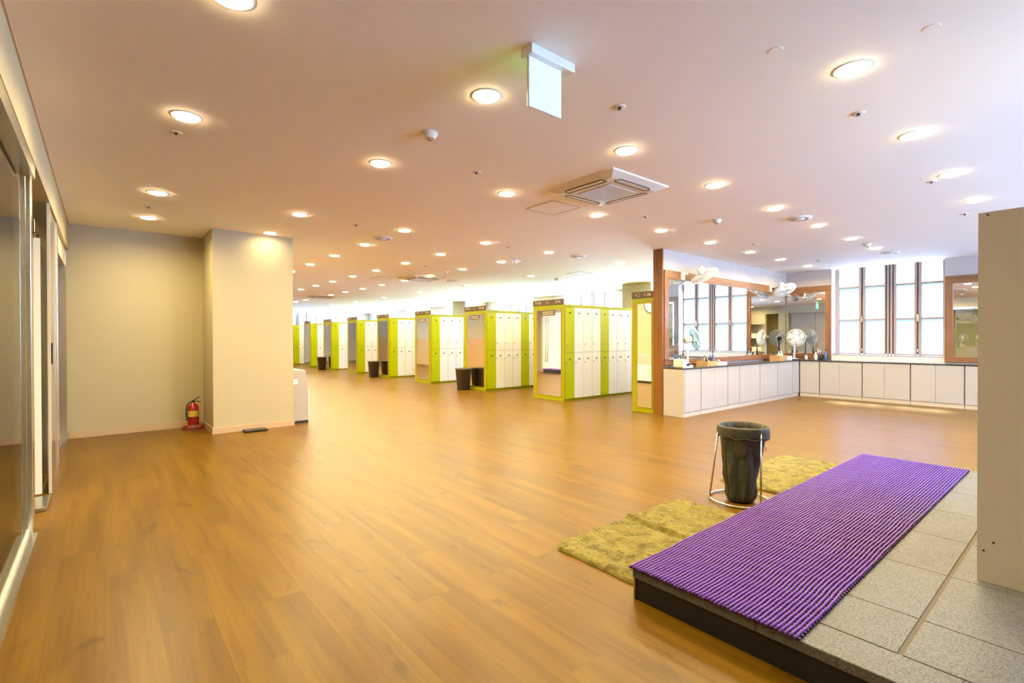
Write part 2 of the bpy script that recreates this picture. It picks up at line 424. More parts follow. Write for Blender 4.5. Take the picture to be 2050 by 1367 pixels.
MB().tube([(-.03, -.01, 1.99), (-.06, .12, 2.02), (-.01, .25, 2.03)], .008).tube([(-.03, -.01, 1.99), (0, .1, 2.0), (-.02, .35, 2.02)], .006).build('closer_arm', M['screw'], t)
t = thing('cream_door_leaf', (-.328, 5.25, 0), label='thin cream door leaf seen edge-on with a small dark lock', cat='door')
B(0, .017, 0, .03, .0, 2.26).build('leaf_edge', M['offwhite'], t)
B(.0, .006, .03, .83, .0, 2.26).build('leaf_panel', M['steeljamb'], t)
B(.006, .02, .16, .2, 1.0, 1.17).build('lock', M['rubber'], t)
t = thing('door_jamb', (-.34, 6.08, 0), label='polished steel jamb beyond the doorway, flush with the cream header', cat='door jamb')
B(-.12, .028, 0, .12, 0, 2.27).build('jamb_post', M['steeljamb'], t, bevel=.002)
t = thing('glass_partition', (-.40, 6.2, 0), label='narrow glass pane with olive tint beside the back wall corner', cat='glass partition')
B(-.004, .004, 0, 1.62, .05, 2.08).build('glass_pane', M['glass'], t)
B(-.02, .05, 0, 1.62, 0, .05).build('floor_track', M['steel'], t)
B(-.02, .06, 0, 1.62, 2.08, 2.27).build('head_panel', M['offwhite'], t)
B(-.03, .075, 1.62, 1.70, 0, 2.27).build('end_post', M['steeljamb'], t)

# ------------------------------------------------------------ windows
def window_mesh(name, ya, yb, along_y=True, x=XW+.17, ytrans=None, film=False):
    """one window: two pairs of folding casements, three rows of frosted panes"""
    W = yb-ya
    F = lambda t: ya+W*t
    # fractions of the width measured from the side nearer the camera
    def bx(mb, a, b_, z0, z1, d0=0., d1=.05):
        if along_y: mb.box(x+d0, x+d1, F(a), F(b_), z0, z1)
        else: mb.box(F(a), F(b_), ytrans+d0, ytrans+d1, z0, z1)
    fr, dk = MB(), MB()
    posts = [(0, .03), (.20, .245), (.2575, .3025-.0), (.47-.035, .47), (.4725, .4915), (.498, .517), (.523, .5375), (.5375, .545), (.72, .748), (.758, .782), (.965, 1.)]
    posts = [(0, .022), (.197, .222), (.234, .256), (.416, .436), (.447, .467), (.478, .498), (.509, .520), (.700, .724), (.738, .762), (.960, 1.)]
    for a, b_ in posts: bx(fr, a, b_, SILL+.02, HC, -.01, .05)
    for a, b_ in ((.222, .234), (.436, .447), (.467, .478), (.498, .509), (.724, .738)): bx(dk, a, b_, SILL+.04, HC, .02, .05)
    segs = [(.022, .197), (.256, .416), (.520, .700), (.762, .960)]
    zb = [SILL+.02, SILL+.06]
    for a, b_ in segs:
        bx(fr, a, b_, SILL+.02, SILL+.055, 0, .04)
        bx(fr, a, b_, 1.532, 1.568, 0, .04)
        bx(fr, a, b_, 2.185, 2.222, 0, .04)
    win = fr.build(name, M['winframe'], kind='structure')
    dk.build('gasket', M['windark'], win)
    for a, b_ in segs:
        for z0, z1, mm in ((SILL+.055, 1.532, 'pane_low'), (1.568, 2.185, 'pane_mid'), (2.222, HC, 'pane_top')):
            p = MB(); bx(p, a, b_, z0, z1, .016, .024)
            p.build('pane', M[mm.replace('pane', 'film') if film else mm], win)
    s = MB()
    if along_y: s.box(XW-.0, XW+.22, ya, yb, SILL, SILL+.022)
    elif ytrans > 0: s.box(ya, yb, ytrans-.15, ytrans+.05, SILL, SILL+.022)
    else: s.box(ya, yb, ytrans-.05, ytrans+.2, SILL, SILL+.022)
    s.build('window_sill', M['cabgap'] if name == 'window_2' else M['wallwhite'], win)
    for a in (.228, .731):
        h = MB(); bx(h, a-.008, a+.008, 1.50, 1.63, -.03, 0); h.build('handle', M['steel'], win)
        h = MB(); bx(h, a-.006, a+.006, .93, .99, -.025, 0); h.build('handle', M['steel'], win)
    return win
for i, (a, b_) in enumerate(WINS): window_mesh('window_%d' % (i+1), a+.012, b_-.012, film=(i == 1))  # vanity window takes the dimmed pane tints
window_mesh('window_%d' % (len(WINS)+1), 6.86, 8.61, along_y=False, ytrans=YE+.15)
for i, (a, b_) in enumerate(FILL_WINS): window_mesh('window_%d' % (len(WINS)+2+i), a+.012, b_-.012, along_y=False, ytrans=YN-.2)  # added daylight windows behind the camera

# ------------------------------------------------------------ vanity partition, mirrors, counters
struct(B(6.72, XW-.013, YP, YP+.11, 0, HC), 'wall_partition', M['plaster'])
t = B(6.69, 6.719, YP-.03, YP+.135, 0, HC-.001).build('wooden_post', M['pillarwood'], label='tall dark walnut post at the open end of the mirrored partition', category='post')
# mirror frames
def partition_mirror():
    x0, x1, z0, z1 = 6.76, XW-.02, .77, 2.27
    t = thing('wall_mirror', (0, YP, 0), label='wide walnut framed mirror along the partition reflecting the windows', cat='mirror')
    B(x0+.12, x1, -.012, 0, .86, 2.14).build('mirror_glass', M['mirror'], t)
    B(x0, x1, -.03, 0, 2.14, z1).build('top_frame', M['woodh'], t, bevel=.004)
    B(x0, x1, -.03, 0, z0, .86).build('bottom_frame', M['woodh'], t, bevel=.004)
    B(x0, x0+.12, -.03, 0, .86, 2.14).build('side_frame', M['wood'], t, bevel=.004)
partition_mirror()
def end_mirror(ya, yb, fl, fr_, label):
    t = thing('wall_mirror', (XW-.012, 0, 0), label=label, cat='mirror')
    a = ya+(.10 if fr_ else 0); b_ = yb-(.11 if fl else 0)
    B(-.012, 0, a, b_, .86, 2.14).build('mirror_glass', M['mirror'], t)
    B(-.03, 0, ya, yb, 2.14, 2.27).build('top_frame', M['woodv'], t, bevel=.004)
    B(-.03, 0, ya, yb, .77, .86).build('bottom_frame', M['woodv'], t, bevel=.004)
    if fr_: B(-.03, 0, ya, a, .86, 2.14).build('side_frame', M['wood'], t, bevel=.004)
    if fl: B(-.03, 0, b_, yb, .86, 2.14).build('side_frame', M['wood'], t, bevel=.004)
end_mirror(3.555, YP-.03, False, True, 'walnut framed mirror in the corner, left of the vanity window')
end_mirror(.2, 1.795, True, True, 'walnut framed mirror right of the vanity window, partly behind the beige board')

CX = XW-.34     # cabinet front on the window side
CY = YP-.39     # cabinet front on the partition side
CT = .745
# counter tops
B(6.70, XW-.012, CY-.012, YP-.032, CT-.022, CT).build('countertop', M['counter'], bevel=.003, label='dark stone countertop along the partition, with fans and boxes on it', category='countertop')
B(CX-.012, XW-.012, -.4, CY-.013, CT-.022, CT).build('countertop', M['counter'], bevel=.003, label='dark stone countertop under the vanity window', category='countertop')
cabn = 0
def cabinet(axis, a, b_, seam, label, endp=False):
    """axis 'x': runs along the partition (front faces -y); axis 'y': under the window (front faces -x)"""
    t = thing('vanity_cabinet', ((a, CY, 0) if axis == 'x' else (CX, a, 0)), label=label, cat='cabinet', group='white cabinets under the vanity counter')
    W = b_-a
    def bx(u0, u1, d0, d1, z0, z1):
        return B(u0, u1, d0, d1, z0, z1) if axis == 'x' else B(d0, d1, u0, u1, z0, z1)
    dep = .355 if axis == 'x' else .325
    bx(.004, W-.004, .02, dep, .07, CT-.024).build('body', M['cabgap'], t)
    bx(.004, W-.004, .015, dep-.05, 0, .07).build('plinth', M['toe'], t)
    gaps = [.010]+([seam-a] if seam else [])+[W-.010]
    for i in range(len(gaps)-1):
        l, r_ = gaps[i]+(.0015 if i else 0), gaps[i+1]-(.0015 if i < len(gaps)-2 else 0)
        bx(l, r_, 0, .019, .075, CT-.028).build('door', M['cabwhite'], t, bevel=.0015)
    return t
xs = [6.72, 7.198, 8.054, 8.475, 9.26, 10.02, 10.74, CX-.002]
names = ['at the open end of the partition', 'wide, below the kraft box and table fan', 'narrow, third from the post', 'fourth from the post', 'fifth from the post', 'sixth from the post', 'narrow, in the inner corner']
for i in range(7):
    s = (xs[i]+xs[i+1])/2 if i in (1, 3) else None
    cabinet('x', xs[i], xs[i+1], s, 'glossy white cabinet under the partition counter, '+names[i])
B(6.70, 6.719, CY, YP-.04, 0, CT-.024).build('cabinet_end_panel', M['cabwhite'], bevel=.001, label='plain white end panel closing the vanity cabinets by the walnut post', category='panel')
ys = [.02, .755, 1.492, 2.21, 2.937, 3.66, CY-.002]
seams = [.39, 1.12, 1.867, 2.592, 3.315, None]
lab = ['hidden behind the beige board', 'mostly cut off by the beige board', 'under the right half of the window', 'under the middle of the window', 'under the left edge of the window', 'single door beside the inner corner']
for i in range(6): cabinet('y', ys[i], ys[i+1], seams[i], 'glossy white cabinet under the window counter, '+lab[i])

# ------------------------------------------------------------ locker banks
CW = .257
def sign_frame(y, z, x=-.0115):   # text plane facing -x, reading towards -y
    return Matrix(((0, 0, -1, x), (-1, 0, 0, y), (0, 1, 0, z), (0, 0, 0, 1)))
HAND = [(-.050, .004), (-.046, .010), (-.014, .010), (-.004, .030), (.012, .030), (.034, .014), (.034, -.024), (-.008, -.026), (-.016, -.016), (-.012, -.006), (-.046, -.005)]
def hand_icon(t, y, z):
    mb = MB()
    pts = [(-.012, y-px, z+pz) for px, pz in HAND]
    mb.tube(pts+[pts[0]], .0022, 5)
    return mb.build('hand_symbol', M['text'], t)
def locker_bank(single=False, cols=14):
    t = thing('locker_bank', (0, 0, 0))
    dp = .42 if single else .85
    L_ = .02+CW*cols
    B(.02, L_, .004, dp-.004, .04, 1.79).build('carcass', M['carcass'], t)
    B(0, L_+.02, 0, dp, 0, .04).build('plinth', M['lime'], t)
    B(.0, L_+.02, -.016, dp, 1.79, 1.845).build('top_rail', M['lime'], t)
    B(.0, .02, -.016, dp, .04, 1.79).build('end_panel', M['limepanel'], t)
    my0, my1 = (.07, dp-.11) if not single else (.045, .315)
    zb = .085
    B(-.004, 0.0, my0, my1, zb, 1.752).build('mirror', M['mirror'], t)
    f = B(-.007, 0, my0-.008, my0, zb-.008, 1.76).box(-.007, 0, my1, my1+.008, zb-.008, 1.76).box(-.007, 0, my0, my1, zb-.008, zb).box(-.007, 0, my0, my1, 1.752, 1.76)
    f.build('mirror_edge', M['limepanel'], t)
    B(-.010, 0.012, 0, dp, 1.846, 1.95).build('number_sign', M['brown'], t)
    for c in range(cols if not single else 4):
        green = c % 4 == 0
        dm = M['limedoor'] if green else M['whitedoor']
        x0 = .022+CW*c
        for z0, z1, lo in ((.045, .924, True), (.930, 1.787, False)):
            d = B(x0+.003, x0+CW-.004, -.018, 0, z0, z1).build('door', dm, t, bevel=.0015)
            zp = .80 if lo else 1.682
            MB().lathe([(.030, 0), (.030, .003)], 12, 'Y', (x0+CW*.52, -.018, zp), sy=.5).build('number_plate', M['plate'], d)
            zk = .735 if lo else 1.085
            MB().lathe([(.013, 0), (.012, .012), (.006, .016)], 10, 'Y', (x0+.035, -.018, zk)).build('lock', M['steel'], d)
    return t
def notice(t, y, n):
    o = B(-.006, -.004, y-.19, y+.19, 1.645, 1.742).build('notice_plate', M['brown'], t)
    mb = MB(); rr = random.Random(n)
    for row, z in enumerate((1.712, 1.675)):
        u = -.15
        while u < .14:
            wd = rr.uniform(.01, .03)
            mb.box(-.0075, -.006, y-u-wd, y-u, z-.009, z+.009); u += wd+rr.uniform(.004, .012)
    mb.build('notice_lettering', M['text'], o)
signs = [('73-102', '37-72'), ('139-174', '103-138'), ('211-246', '175-210'), ('283-318', '247-282'), ('355-390', '319-354'), ('427-462', '391-426'), ('499-534', '463-498'), ('571-606', '535-570')]
blab = ['lime and white locker bank under the sign 73-102 and 37-72',
        'lime and white locker bank under the sign 139-174, brown bin at its mirrored end',
        'lime and white locker bank with mirrored end, third beyond the 1-36 end panel',
        'lime and white locker bank with brown bin, fourth beyond the 1-36 end panel',
        'lime and white locker bank without a bin, fifth from the 1-36 end panel',
        'lime and white locker bank with the most distant brown bin at its end',
        'narrow looking locker bank just beyond the most distant brown bin',
        'most distant locker bank, partly hidden by the white column']
proto = locker_bank()
tree = gather(proto)
for i in range(8):
    o = proto if i == 0 else copy_tree(proto, tree)
    o.location = (6.72, 6.55+2.465*i, 0)
    o['label'] = blab[i]; o['category'] = 'locker bank'; o['group'] = 'rows of lime and white lockers'
    banks = o
    if i < 7:
        s = [c for c in kids(o) if c.name.startswith('number_sign')][0]
        text_mesh(signs[i][0], .062, sign_frame(.70, 1.897), 'sign_number', M['text'], s)
        text_mesh(signs[i][1], .062, sign_frame(.15, 1.897), 'sign_number', M['text'], s)
        hand_icon(s, .43, 1.897)
        if i in (0, 1, 2, 5): notice(o, .42, i)
t = locker_bank(single=True, cols=14)
t.location = (6.72, 4.56, 0)
t['label'] = 'narrow lime end panel with mirror under the sign 1-36, beside the walnut post'; t['category'] = 'locker bank'; t['group'] = 'rows of lime and white lockers'
s = [c for c in kids(t) if c.name.startswith('number_sign')][0]
text_mesh('1-36', .072, sign_frame(.12, 1.897), 'sign_number', M['text'], s); hand_icon(s, .30, 1.897)

# ------------------------------------------------------------ brown bins at the lockers
def bin_():
    t = thing('waste_bin')
    n = 28
    def ring(r, z):
        pts = []
        for k in range(n):
            a = 2*PI*k/n; ca, sa = math.cos(a), math.sin(a)
            q = .55
            pts.append((r*.88*math.copysign(abs(ca)**q, ca), r*math.copysign(abs(sa)**q, sa), z))
        return pts
    prof = [(.12, 0), (.135, .005), (.17, .465), (.182, .47), (.184, .50), (.172, .50), (.165, .46), (.125, .03)]
    vs = []
    for r, z in prof: vs += ring(r, z)
    fs = [(i*n+k, i*n+(k+1) % n, (i+1)*n+(k+1) % n, (i+1)*n+k) for i in range(len(prof)-1) for k in range(n)]
    fs += [tuple(reversed(range(n))), tuple((len(prof)-1)*n+k for k in range(n))]
    mb = MB().add(vs, fs, True); mb.build('bin_body', M['bin'], t)
    return t
b0 = bin_(); bt = gather(b0)
for i, (x, y, l) in enumerate(((6.50, 9.60, 'dark brown plastic bin standing before the mirror of the second locker bank'), (6.50, 14.56, 'dark brown plastic bin before the fourth locker bank, mid-distance'), (6.50, 19.28, 'smallest looking dark brown bin, at the sixth locker bank'))):
    o = b0 if i == 0 else copy_tree(b0, bt)
    o.location = (x, y, 0); o['label'] = l; o['category'] = 'bin'; o['group'] = 'brown bins in front of the lockers'

# ------------------------------------------------------------ stone platform
PX0, PX1, PY1, PY0, PZ = 1.87, 5.30, 1.385, -2.0, .14
t = thing('stone_platform', (0, 0, 0), label='raised grey granite platform with black riser, purple mat on it', cat='platform')
B(PX0+.012, PX1-.012, PY0, PY1-.012, 0, .10).build('riser', M['black'], t)
B(PX0+.003, PX0+.012, PY1-.012, PY1-.003, 0, .10).build('corner_trim', M['steel'], t)
B(PX0+.012, PX1-.012, PY0+.01, PY1-.012, .10, PZ-.003).build('grout_bed', M['grout'], t)
nos = MB()
yy = PY1
ycuts = [PY1, .83, .27, -.29, -.85, -1.41, PY0]
for i in range(len(ycuts)-1): nos.box(PX0, PX0+.175, ycuts[i+1]+.002, ycuts[i], .10, PZ)
nos.build('front_nosing', M['stone'], t, bevel=.004)
tl = MB()
xc = [PX0+.177, 2.360, 2.885, 3.415, 3.945, 4.48, 5.02, PX1]
yc = [(PY1, 1.0), (.995, .4425), (.4295, -.13), (-.135, -.7), (-.705, -1.27), (-1.275, PY0)]
for i in range(len(xc)-1):
    for y1, y0 in yc: tl.box(xc[i]+.0022, xc[i+1]-.0022, y0, y1-.003, .10, PZ)
tl.build('paving_tiles', M['stone'], t, bevel=.0012)

# purple tube mat, lying on the platform
t = thing('tube_mat', (0, 0, 0), label='long purple mat of parallel vinyl tubes lying on the stone platform', cat='mat')
MX0, MX1, MY0, MY1 = 1.855, 5.26, .685, 1.385
NT = 44
mb = MB(); ex = MB()
pitch = (MY1-MY0)/(NT-1)
def wav(x, k):
    damp = math.exp(-(x-MX0)/1.3)
    return .0008*math.sin(x*22+k*.03)+.0035*damp*math.sin(x*11+.4)
def hz(x, k): return PZ+.0118+.0012*math.sin(x*2*PI/.104+k*.4)
NS = 150
for k in range(NT):
    y = MY0+k*pitch
    pts = [(MX0+(MX1-MX0)*i/NS+ (0 if i else .004*math.sin(k*1.7)), y+wav(MX0+(MX1-MX0)*i/NS, k), hz(MX0+(MX1-MX0)*i/NS, k)) for i in range(NS+1)]
    mb.tube(pts, .0058, 6)
    ex.tube([(MX0-.001, y+wav(MX0, k), hz(MX0, k)), (MX0+.004, y+wav(MX0, k), hz(MX0, k))], .0030, 6)
mb.build('vinyl_tubes', M['purple'], t, kind='stuff')
ex.build('tube_bores', M['purpledark'], t, kind='stuff')
cr = MB(); x = MX0+.01
while x < MX1:
    cr.box(x, x+.011, MY0-.010, MY1+.006, PZ+.0005, PZ+.0105); x += .026
cr.build('cross_connectors', M['purpledark'], t, kind='stuff')

# ------------------------------------------------------------ rugs
def rug(x0, x1, y0, y1, label, folds):
    nu, nv = int((x1-x0)/.0055), int((y1-y0)/.0055)
    def fn(u, v):
        x = x0+(x1-x0)*u; y = y0+(y1-y0)*v
        # rounded corners and an uneven edge
        ex_ = min(u, 1-u)*(x1-x0); ey = min(v, 1-v)*(y1-y0)
        cx, cy = (x0+x1)/2, (y0+y1)/2
        rr = .07
        if ex_ < rr and ey < rr:
            dx, dy = rr-ex_, rr-ey; d = math.hypot(dx, dy); m_ = max(dx, dy)
            if d > 0:
                k = m_/d
                x = (x0+rr-dx*k) if x < cx else (x1-rr+dx*k); y = (y0+rr-dy*k) if y < cy else (y1-rr+dy*k)
        edge = min(1, min(ex_, ey)/.022)
        wob = .008*noise.noise(Vector((x*9, y*9, 2)))
        if ex_ < .02: x += wob
        if ey < .02: y += wob
        h = .022+.008*noise.noise(Vector((x*16, y*16, 0)))+.007*noise.noise(Vector((x*55, y*40, 3)))+.006*noise.noise(Vector((x*150, y*150, 9)))
        for fx, slope, amp in folds:
            d = (x-(fx+slope*(y-y0)))/.018
            h += amp*math.exp(-d*d) - amp*.35*math.exp(-(d+2)**2)
        return (x, y, .002+max(.001, h)*math.sqrt(max(0, edge))**.8)
    mb = MB().grid(fn, nu, nv)
    o = mb.build('bath_rug', M['rug'], label=label, category='rug', group='olive shaggy rugs along the platform')
rug(1.975, 3.27, 1.40, 2.02, 'olive shaggy rug nearest the camera, with a crease across its middle', ((2.62, .06, .022), (2.45, .1, .006)))
rug(3.97, 5.28, 1.42, 2.075, 'flat olive shaggy rug behind the wire bag stand', ())

# ------------------------------------------------------------ bag stand and liner
SX, SY = 3.612, 1.722
TOX, TOY = .024, -.018
t = thing('wire_bag_stand', (SX, SY, 0), label='round steel wire stand holding a black liner, beside the platform', cat='bag stand')
def circ(r, z, n=40, cx=0, cy=0): return [(cx+r*math.cos(2*PI*k/n), cy+r*math.sin(2*PI*k/n), z) for k in range(n)]
MB().tube(circ(.205, .012), .0075, 8, True).build('base_ring', M['steel'], t)
MB().tube(circ(.166, .545, cx=TOX, cy=TOY), .006, 8, True).build('top_ring', M['steel'], t)
for a in (R(128), R(248), R(8)):
    ca, sa = math.cos(a), math.sin(a)
    MB().tube([(.205*ca, .205*sa, .012), (TOX+.168*ca, TOY+.168*sa, .54)], .0065, 8).build('leg', M['steel'], t)
ca, sa = math.cos(R(256)), math.sin(R(256))
MB().tube([(.193*ca+.0, .193*sa, .40), (.197*ca+.01, .197*sa, .43), (.2*ca+.03, .2*sa, .435), (.2*ca+.045, .2*sa, .40)], .003, 6).build('hook', M['steel'], t)
def bag():
    n = 120
    def rows(pr, seed, fold):
        vs = []
        for r, z, w_, ox in pr:
            for k in range(n):
                a = 2*PI*k/n; ca, sa = math.cos(a), math.sin(a)
                nz = noise.noise(Vector((ca*1.8, sa*1.8, z*3+seed)))+.55*noise.noise(Vector((ca*4.5, sa*4.5, z*9+seed)))+.3*noise.noise(Vector((ca*9, sa*9, z*22+seed)))
                pleat = fold*(abs(math.sin(a*3.5+z*2.5+seed))**.6-.6)
                rr = r*(1+w_*(nz*1.25+pleat))
                zz = z+(.018*noise.noise(Vector((ca*2.4, sa*2.4, seed+5)))*min(1, w_*14) if z > .03 else 0)
                vs.append((rr*ca+TOX*ox, rr*sa*(.92+.08*ox)+TOY*ox, zz))
        m = len(pr)
        return vs, [(i*n+k, i*n+(k+1) % n, (i+1)*n+(k+1) % n, (i+1)*n+k) for i in range(m-1) for k in range(n)]
    outer = [(.085, .006, .10, .3), (.098, .02, .14, .3), (.102, .06, .18, .32), (.100, .10, .20, .36), (.108, .15, .17, .42), (.114, .20, .16, .5), (.120, .26, .14, .6), (.127, .32, .12, .7), (.134, .38, .09, .8),
             (.141, .43, .07, .9), (.149, .47, .045, .95), (.157, .51, .02, 1), (.160, .55, .004, 1), (.166, .557, .003, 1), (.171, .556, .004, 1), (.175, .548, .01, 1), (.176, .53, .02, 1), (.176, .505, .03, 1), (.174, .482, .04, 1), (.169, .470, .05, 1), (.160, .474, .04, 1)]
    inner = [(.166, .557, .003, 1), (.160, .550, .01, 1), (.156, .52, .05, 1), (.148, .46, .10, .9), (.136, .39, .16, .8), (.118, .32, .22, .7), (.07, .26, .25, .6), (.02, .24, .2, .6)]
    mb = MB()
    vs, fs = rows(outer, 0, .9); fs.append(tuple(reversed(range(n)))); mb.add(vs, fs, True)
    vs, fs = rows(inner, 4, 1.6); fs.append(tuple((len(inner)-1)*n+k for k in range(n))); mb.add(vs, fs, True)
    o = mb.build('bin_liner', M['bag'], label='black cloth-like liner bag folded over the rim of the wire stand', category='bag')
    o.location = (SX, SY, 0)
    MB().tube([(TOX+.177*math.cos(2*PI*k/80), TOY+.177*math.sin(2*PI*k/80), .482+.006*math.sin(k*.7)+.004*math.sin(k*.23)) for k in range(80)], .003, 5, True).build('cuff_hem', M['bag'], o)
bag()

# ------------------------------------------------------------ towel shelf unit (beige board side)
t = thing('towel_shelf', (2.938, -.30, PZ), label='tall beige shelf unit on the platform, its plain side panel facing the camera', cat='shelf unit')
TW, TD, TH = 1.25, .653, 1.60
B(0, .018, 0, TD, 0, TH).build('side_panel', M['board'], t)
B(TW-.018, TW, 0, TD, 0, TH).build('side_panel', M['board'], t)
B(.018, TW-.018, 0, .012, 0, TH).build('back_panel', M['board'], t)
for z in (0.02, .52, 1.04, TH-.02):
    B(.018, TW-.018, .012, TD, z, z+.018).build('shelf', M['board'], t)
for y, z in ((TD-.021, .135), (TD-.052, .178), (TD-.03, TH-.012), (TD-.45, .14)):
    MB().lathe([(.0045, 0), (.0035, .002)], 8, 'X', (-.002, y, z)).build('screw', M['screw'], t)
tw0 = None
pos = [(.12+.26*i, z) for z in (.538, 1.058, .038) for i in range(4)]
for i, (x, z) in enumerate(pos[:8]):
    for s in range(2):
        if tw0 is None:
            mb = MB()
            for q in range(3): mb.box(0, .21, 0, .30, q*.028, q*.028+.026)
            tw0 = mb.build('folded_towel', M['towel'], bevel=.01); o = tw0
        else:
            o = tw0.copy(); COL.objects.link(o)
        o.location = (2.938+x, -.02, PZ+z+.001+s*.086)
        row = 'middle' if i < 4 else 'top'
        o['label'] = 'folded white towel, %s of its pair, %s shelf, stack %s from the board' % (('lower', 'upper')[s], row, ('first', 'second', 'third', 'fourth')[i % 4])
        o['category'] = 'towel'; o['group'] = 'folded towels on the shelf unit'

# ------------------------------------------------------------ wall side: extinguisher, scale, grey cabinet, clock
t = thing('fire_extinguisher', (.93, 7.80, 0), label='red fire extinguisher with yellow label in the corner by the column', cat='fire extinguisher')
MB().lathe([(.062, .03), (.064, .045), (.064, .27), (.058, .305), (.04, .33), (.02, .342), (.016, .36)], 28).build('cylinder', M['red'], t)
mb = MB()
n = 14
vs = []
for z in (.165, .245):
    for k in range(n+1):
        a = R(-155+k*8.6); vs.append((.0648*math.cos(a), .0648*math.sin(a), z))
mb.add(vs, [(k, k+1, n+2+k, n+1+k) for k in range(n)], True).build('label', M['yellowlab'], t)
MB().lathe([(.0646, .150), (.0646, .157)], 28, cap=False).build('band', M['rubber'], t)
mb = MB().lathe([(.018, .355), (.018, .375), (.01, .38)], 12)
mb.tube([(0, 0, .375), (.035, 0, .40), (.075, -.01, .418)], .006, 6).tube([(.0, 0, .365), (.05, -.005, .365), (.085, -.01, .352)], .006, 6).build('handle', M['rubber'], t)
MB().tube([(-.01, 0, .36), (-.05, -.01, .355), (-.075, -.015, .31), (-.08, -.015, .2), (-.07, -.01, .12)], .008, 8).build('hose', M['rubber'], t)
b = MB(); b.prism([(-.11, -.085), (.11, -.085), (.12, -.06), (.12, .08), (-.12, .08), (-.12, -.06)], 0, .012).box(-.118, -.075, -.06, .07, .012, .035).box(.075, .118, -.06, .07, .012, .05)
b.box(-.11, .11, -.085, -.070, .012, .06)
st = b.build('stand', M['redplastic'], t, bevel=.004)
text_mesh('소화기구', .042, Matrix(((1, 0, 0, 0), (0, 0, -1, -.087), (0, 1, 0, .035), (0, 0, 0, 1))), 'stand_lettering', M['text'], st)
t = thing('bathroom_scale', (1.525, 7.06, 0), label='flat dark bathroom scale on the floor before the white column', cat='scale')
B(-.135, .135, -.075, .085, .006, .024).build('platform_plate', M['rubber'], t, bevel=.004)
B(-.125, .125, -.065, .075, .024, .026).build('top_plate', M['bin'], t)
for x in (-.11, .11):
    for y in (-.05, .06): MB().lathe([(.012, 0), (.012, .006)], 10, 'Z', (x, y, 0)).build('foot', M['rubber'], t)
t = thing('grey_cabinet', (2.046, 7.30, 0), label='low grey cabinet with a sloped front corner behind the white column', cat='cabinet')
prof = [(0, .035), (.215, .035), (.222, .50), (.19, .735), (.175, .752), (0, .757)]
mb = MB(); mb.prism([(x, z) for x, z in prof], 0, 1.30, Matrix(((1, 0, 0, 0), (0, 0, 1, 0), (0, 1, 0, 0), (0, 0, 0, 1))))
mb.build('body', M['grey'], t, bevel=.004)
B(0, .222, .01, 1.29, 0, .035).build('plinth', M['rubber'], t)
for k in range(3):
    y0 = .01+k*.43
    d = B(.223, .236, y0, y0+.42, .06, .49).build('door', M['white'], t)
    MB().tube([(.245, y0+.36, .40), (.255, y0+.37, .36), (.245, y0+.38, .32)], .006, 6).build('handle', M['steel'], d)
B(.01, .075, -.002, 0, .56, .63).build('paper_label', M['white'], t)
t = thing('wall_clock', (2.03, 7.80, 2.10), label='round wall clock with dark rim on the cream wall, seen in the 1-36 mirror', cat='clock')
MB().lathe([(.235, 0.001), (.235, .03), (.215, .032)], 32, 'X').build('rim', M['rubber'], t)
MB().lathe([(.213, .030), (.213, .034)], 32, 'X').build('dial', M['clockface'], t)
MB().tube([(.036, 0, 0), (.036, .05, .05)], .004, 5).tube([(.036, 0, 0), (.036, -.02, .10)], .003, 5).build('hands', M['rubber'], t)
# second platform in the side recess (seen in the mirrors)
t = thing('stone_platform', (0.01, 0, 0), label='small step with purple top in the wall recess, seen in the 37-72 mirror', cat='platform')
B(1.24, 1.62, 11.3, 12.5, 0, .11).build('riser', M['black'], t)
B(1.24, 1.64, 11.28, 12.52, .11, .14).build('step_slab', M['purple'], t)
t = thing('panel_door', (1.2, 11.25, 0), label='white door panel with upright bar handles in the recess, seen in mirrors', cat='door')
B(0.001, .03, 0, 1.7, 0, 2.1).build('door_panel', M['white'], t)
MB().tube([(.06, 1.42, .35), (.06, 1.42, 1.9)], .018, 8).tube([(.06, 1.52, .35), (.06, 1.52, 1.9)], .018, 8).build('handle', M['white'], t)

# ------------------------------------------------------------ ceiling fittings
def downlight():
    t = thing('downlight')
    MB().lathe([(.0715, -.002), (.074, -.005), (.084, -.004), (.088, 0)], 32, cap=False).build('trim_ring', M['ring'], t)
    MB().lathe([(.0705, -.0005), (.0700, -.010), (.064, -.0135)], 32).build('diffuser', M['diff'], t)
    la = bpy.data.lights.new('downlight_lamp', 'AREA'); la.shape = 'DISK'; la.size = .13; la.energy = LW; la.color = LCOL; la.spread = R(165)
    lo = bpy.data.objects.new('downlight_lamp', la); COL.objects.link(lo); lo.parent = t; lo.location = (0, 0, -.0145)
    return t
LW = 9.2
LCOL = (1.0, .80, .37)
YR = {0: .84, 1: 2.27, 2: 3.67, 3: 5.75, 4: 6.99, 5: 8.22, 6: 9.48, 7: 10.7, 8: 11.94, 9: 13.17, 10: 14.43, 11: 15.64, 12: 16.87, 13: 18.15, 14: 19.3, 15: 20.6, 16: 21.9, 17: 23.1}
XC = {0: .41, 1: 1.70, 2: 2.99, 3: 4.29, 4: 5.56, 5: 6.81, 6: 8.07, 7: 9.24, 8: 10.5}
lights = [(c, y) for c in range(9) for y in (1, 2)]
lights += [(c, 0) for c in range(2, 8)]
lights += [(0, 3), (0, 4), (1, 3)]
lights.append((1, 4)) 
lights += [(2, r) for r in range(3, 10)] + [(3, r) for r in range(3, 16)] + [(4, r) for r in range(3, 18)]
extra = [(7.33, y) for y in (5.69, 8.15, 10.6, 13.13, 15.57, 18.03, 20.5, 23.1)] + [(8.95, y) for y in (5.69, 8.1, 10.5, 13.0, 15.53, 17.97, 20.4, 22.8)] + [(10.6, 12.9), (10.63, 17.97), (10.63, 22.77), (10.6, 5.69)]
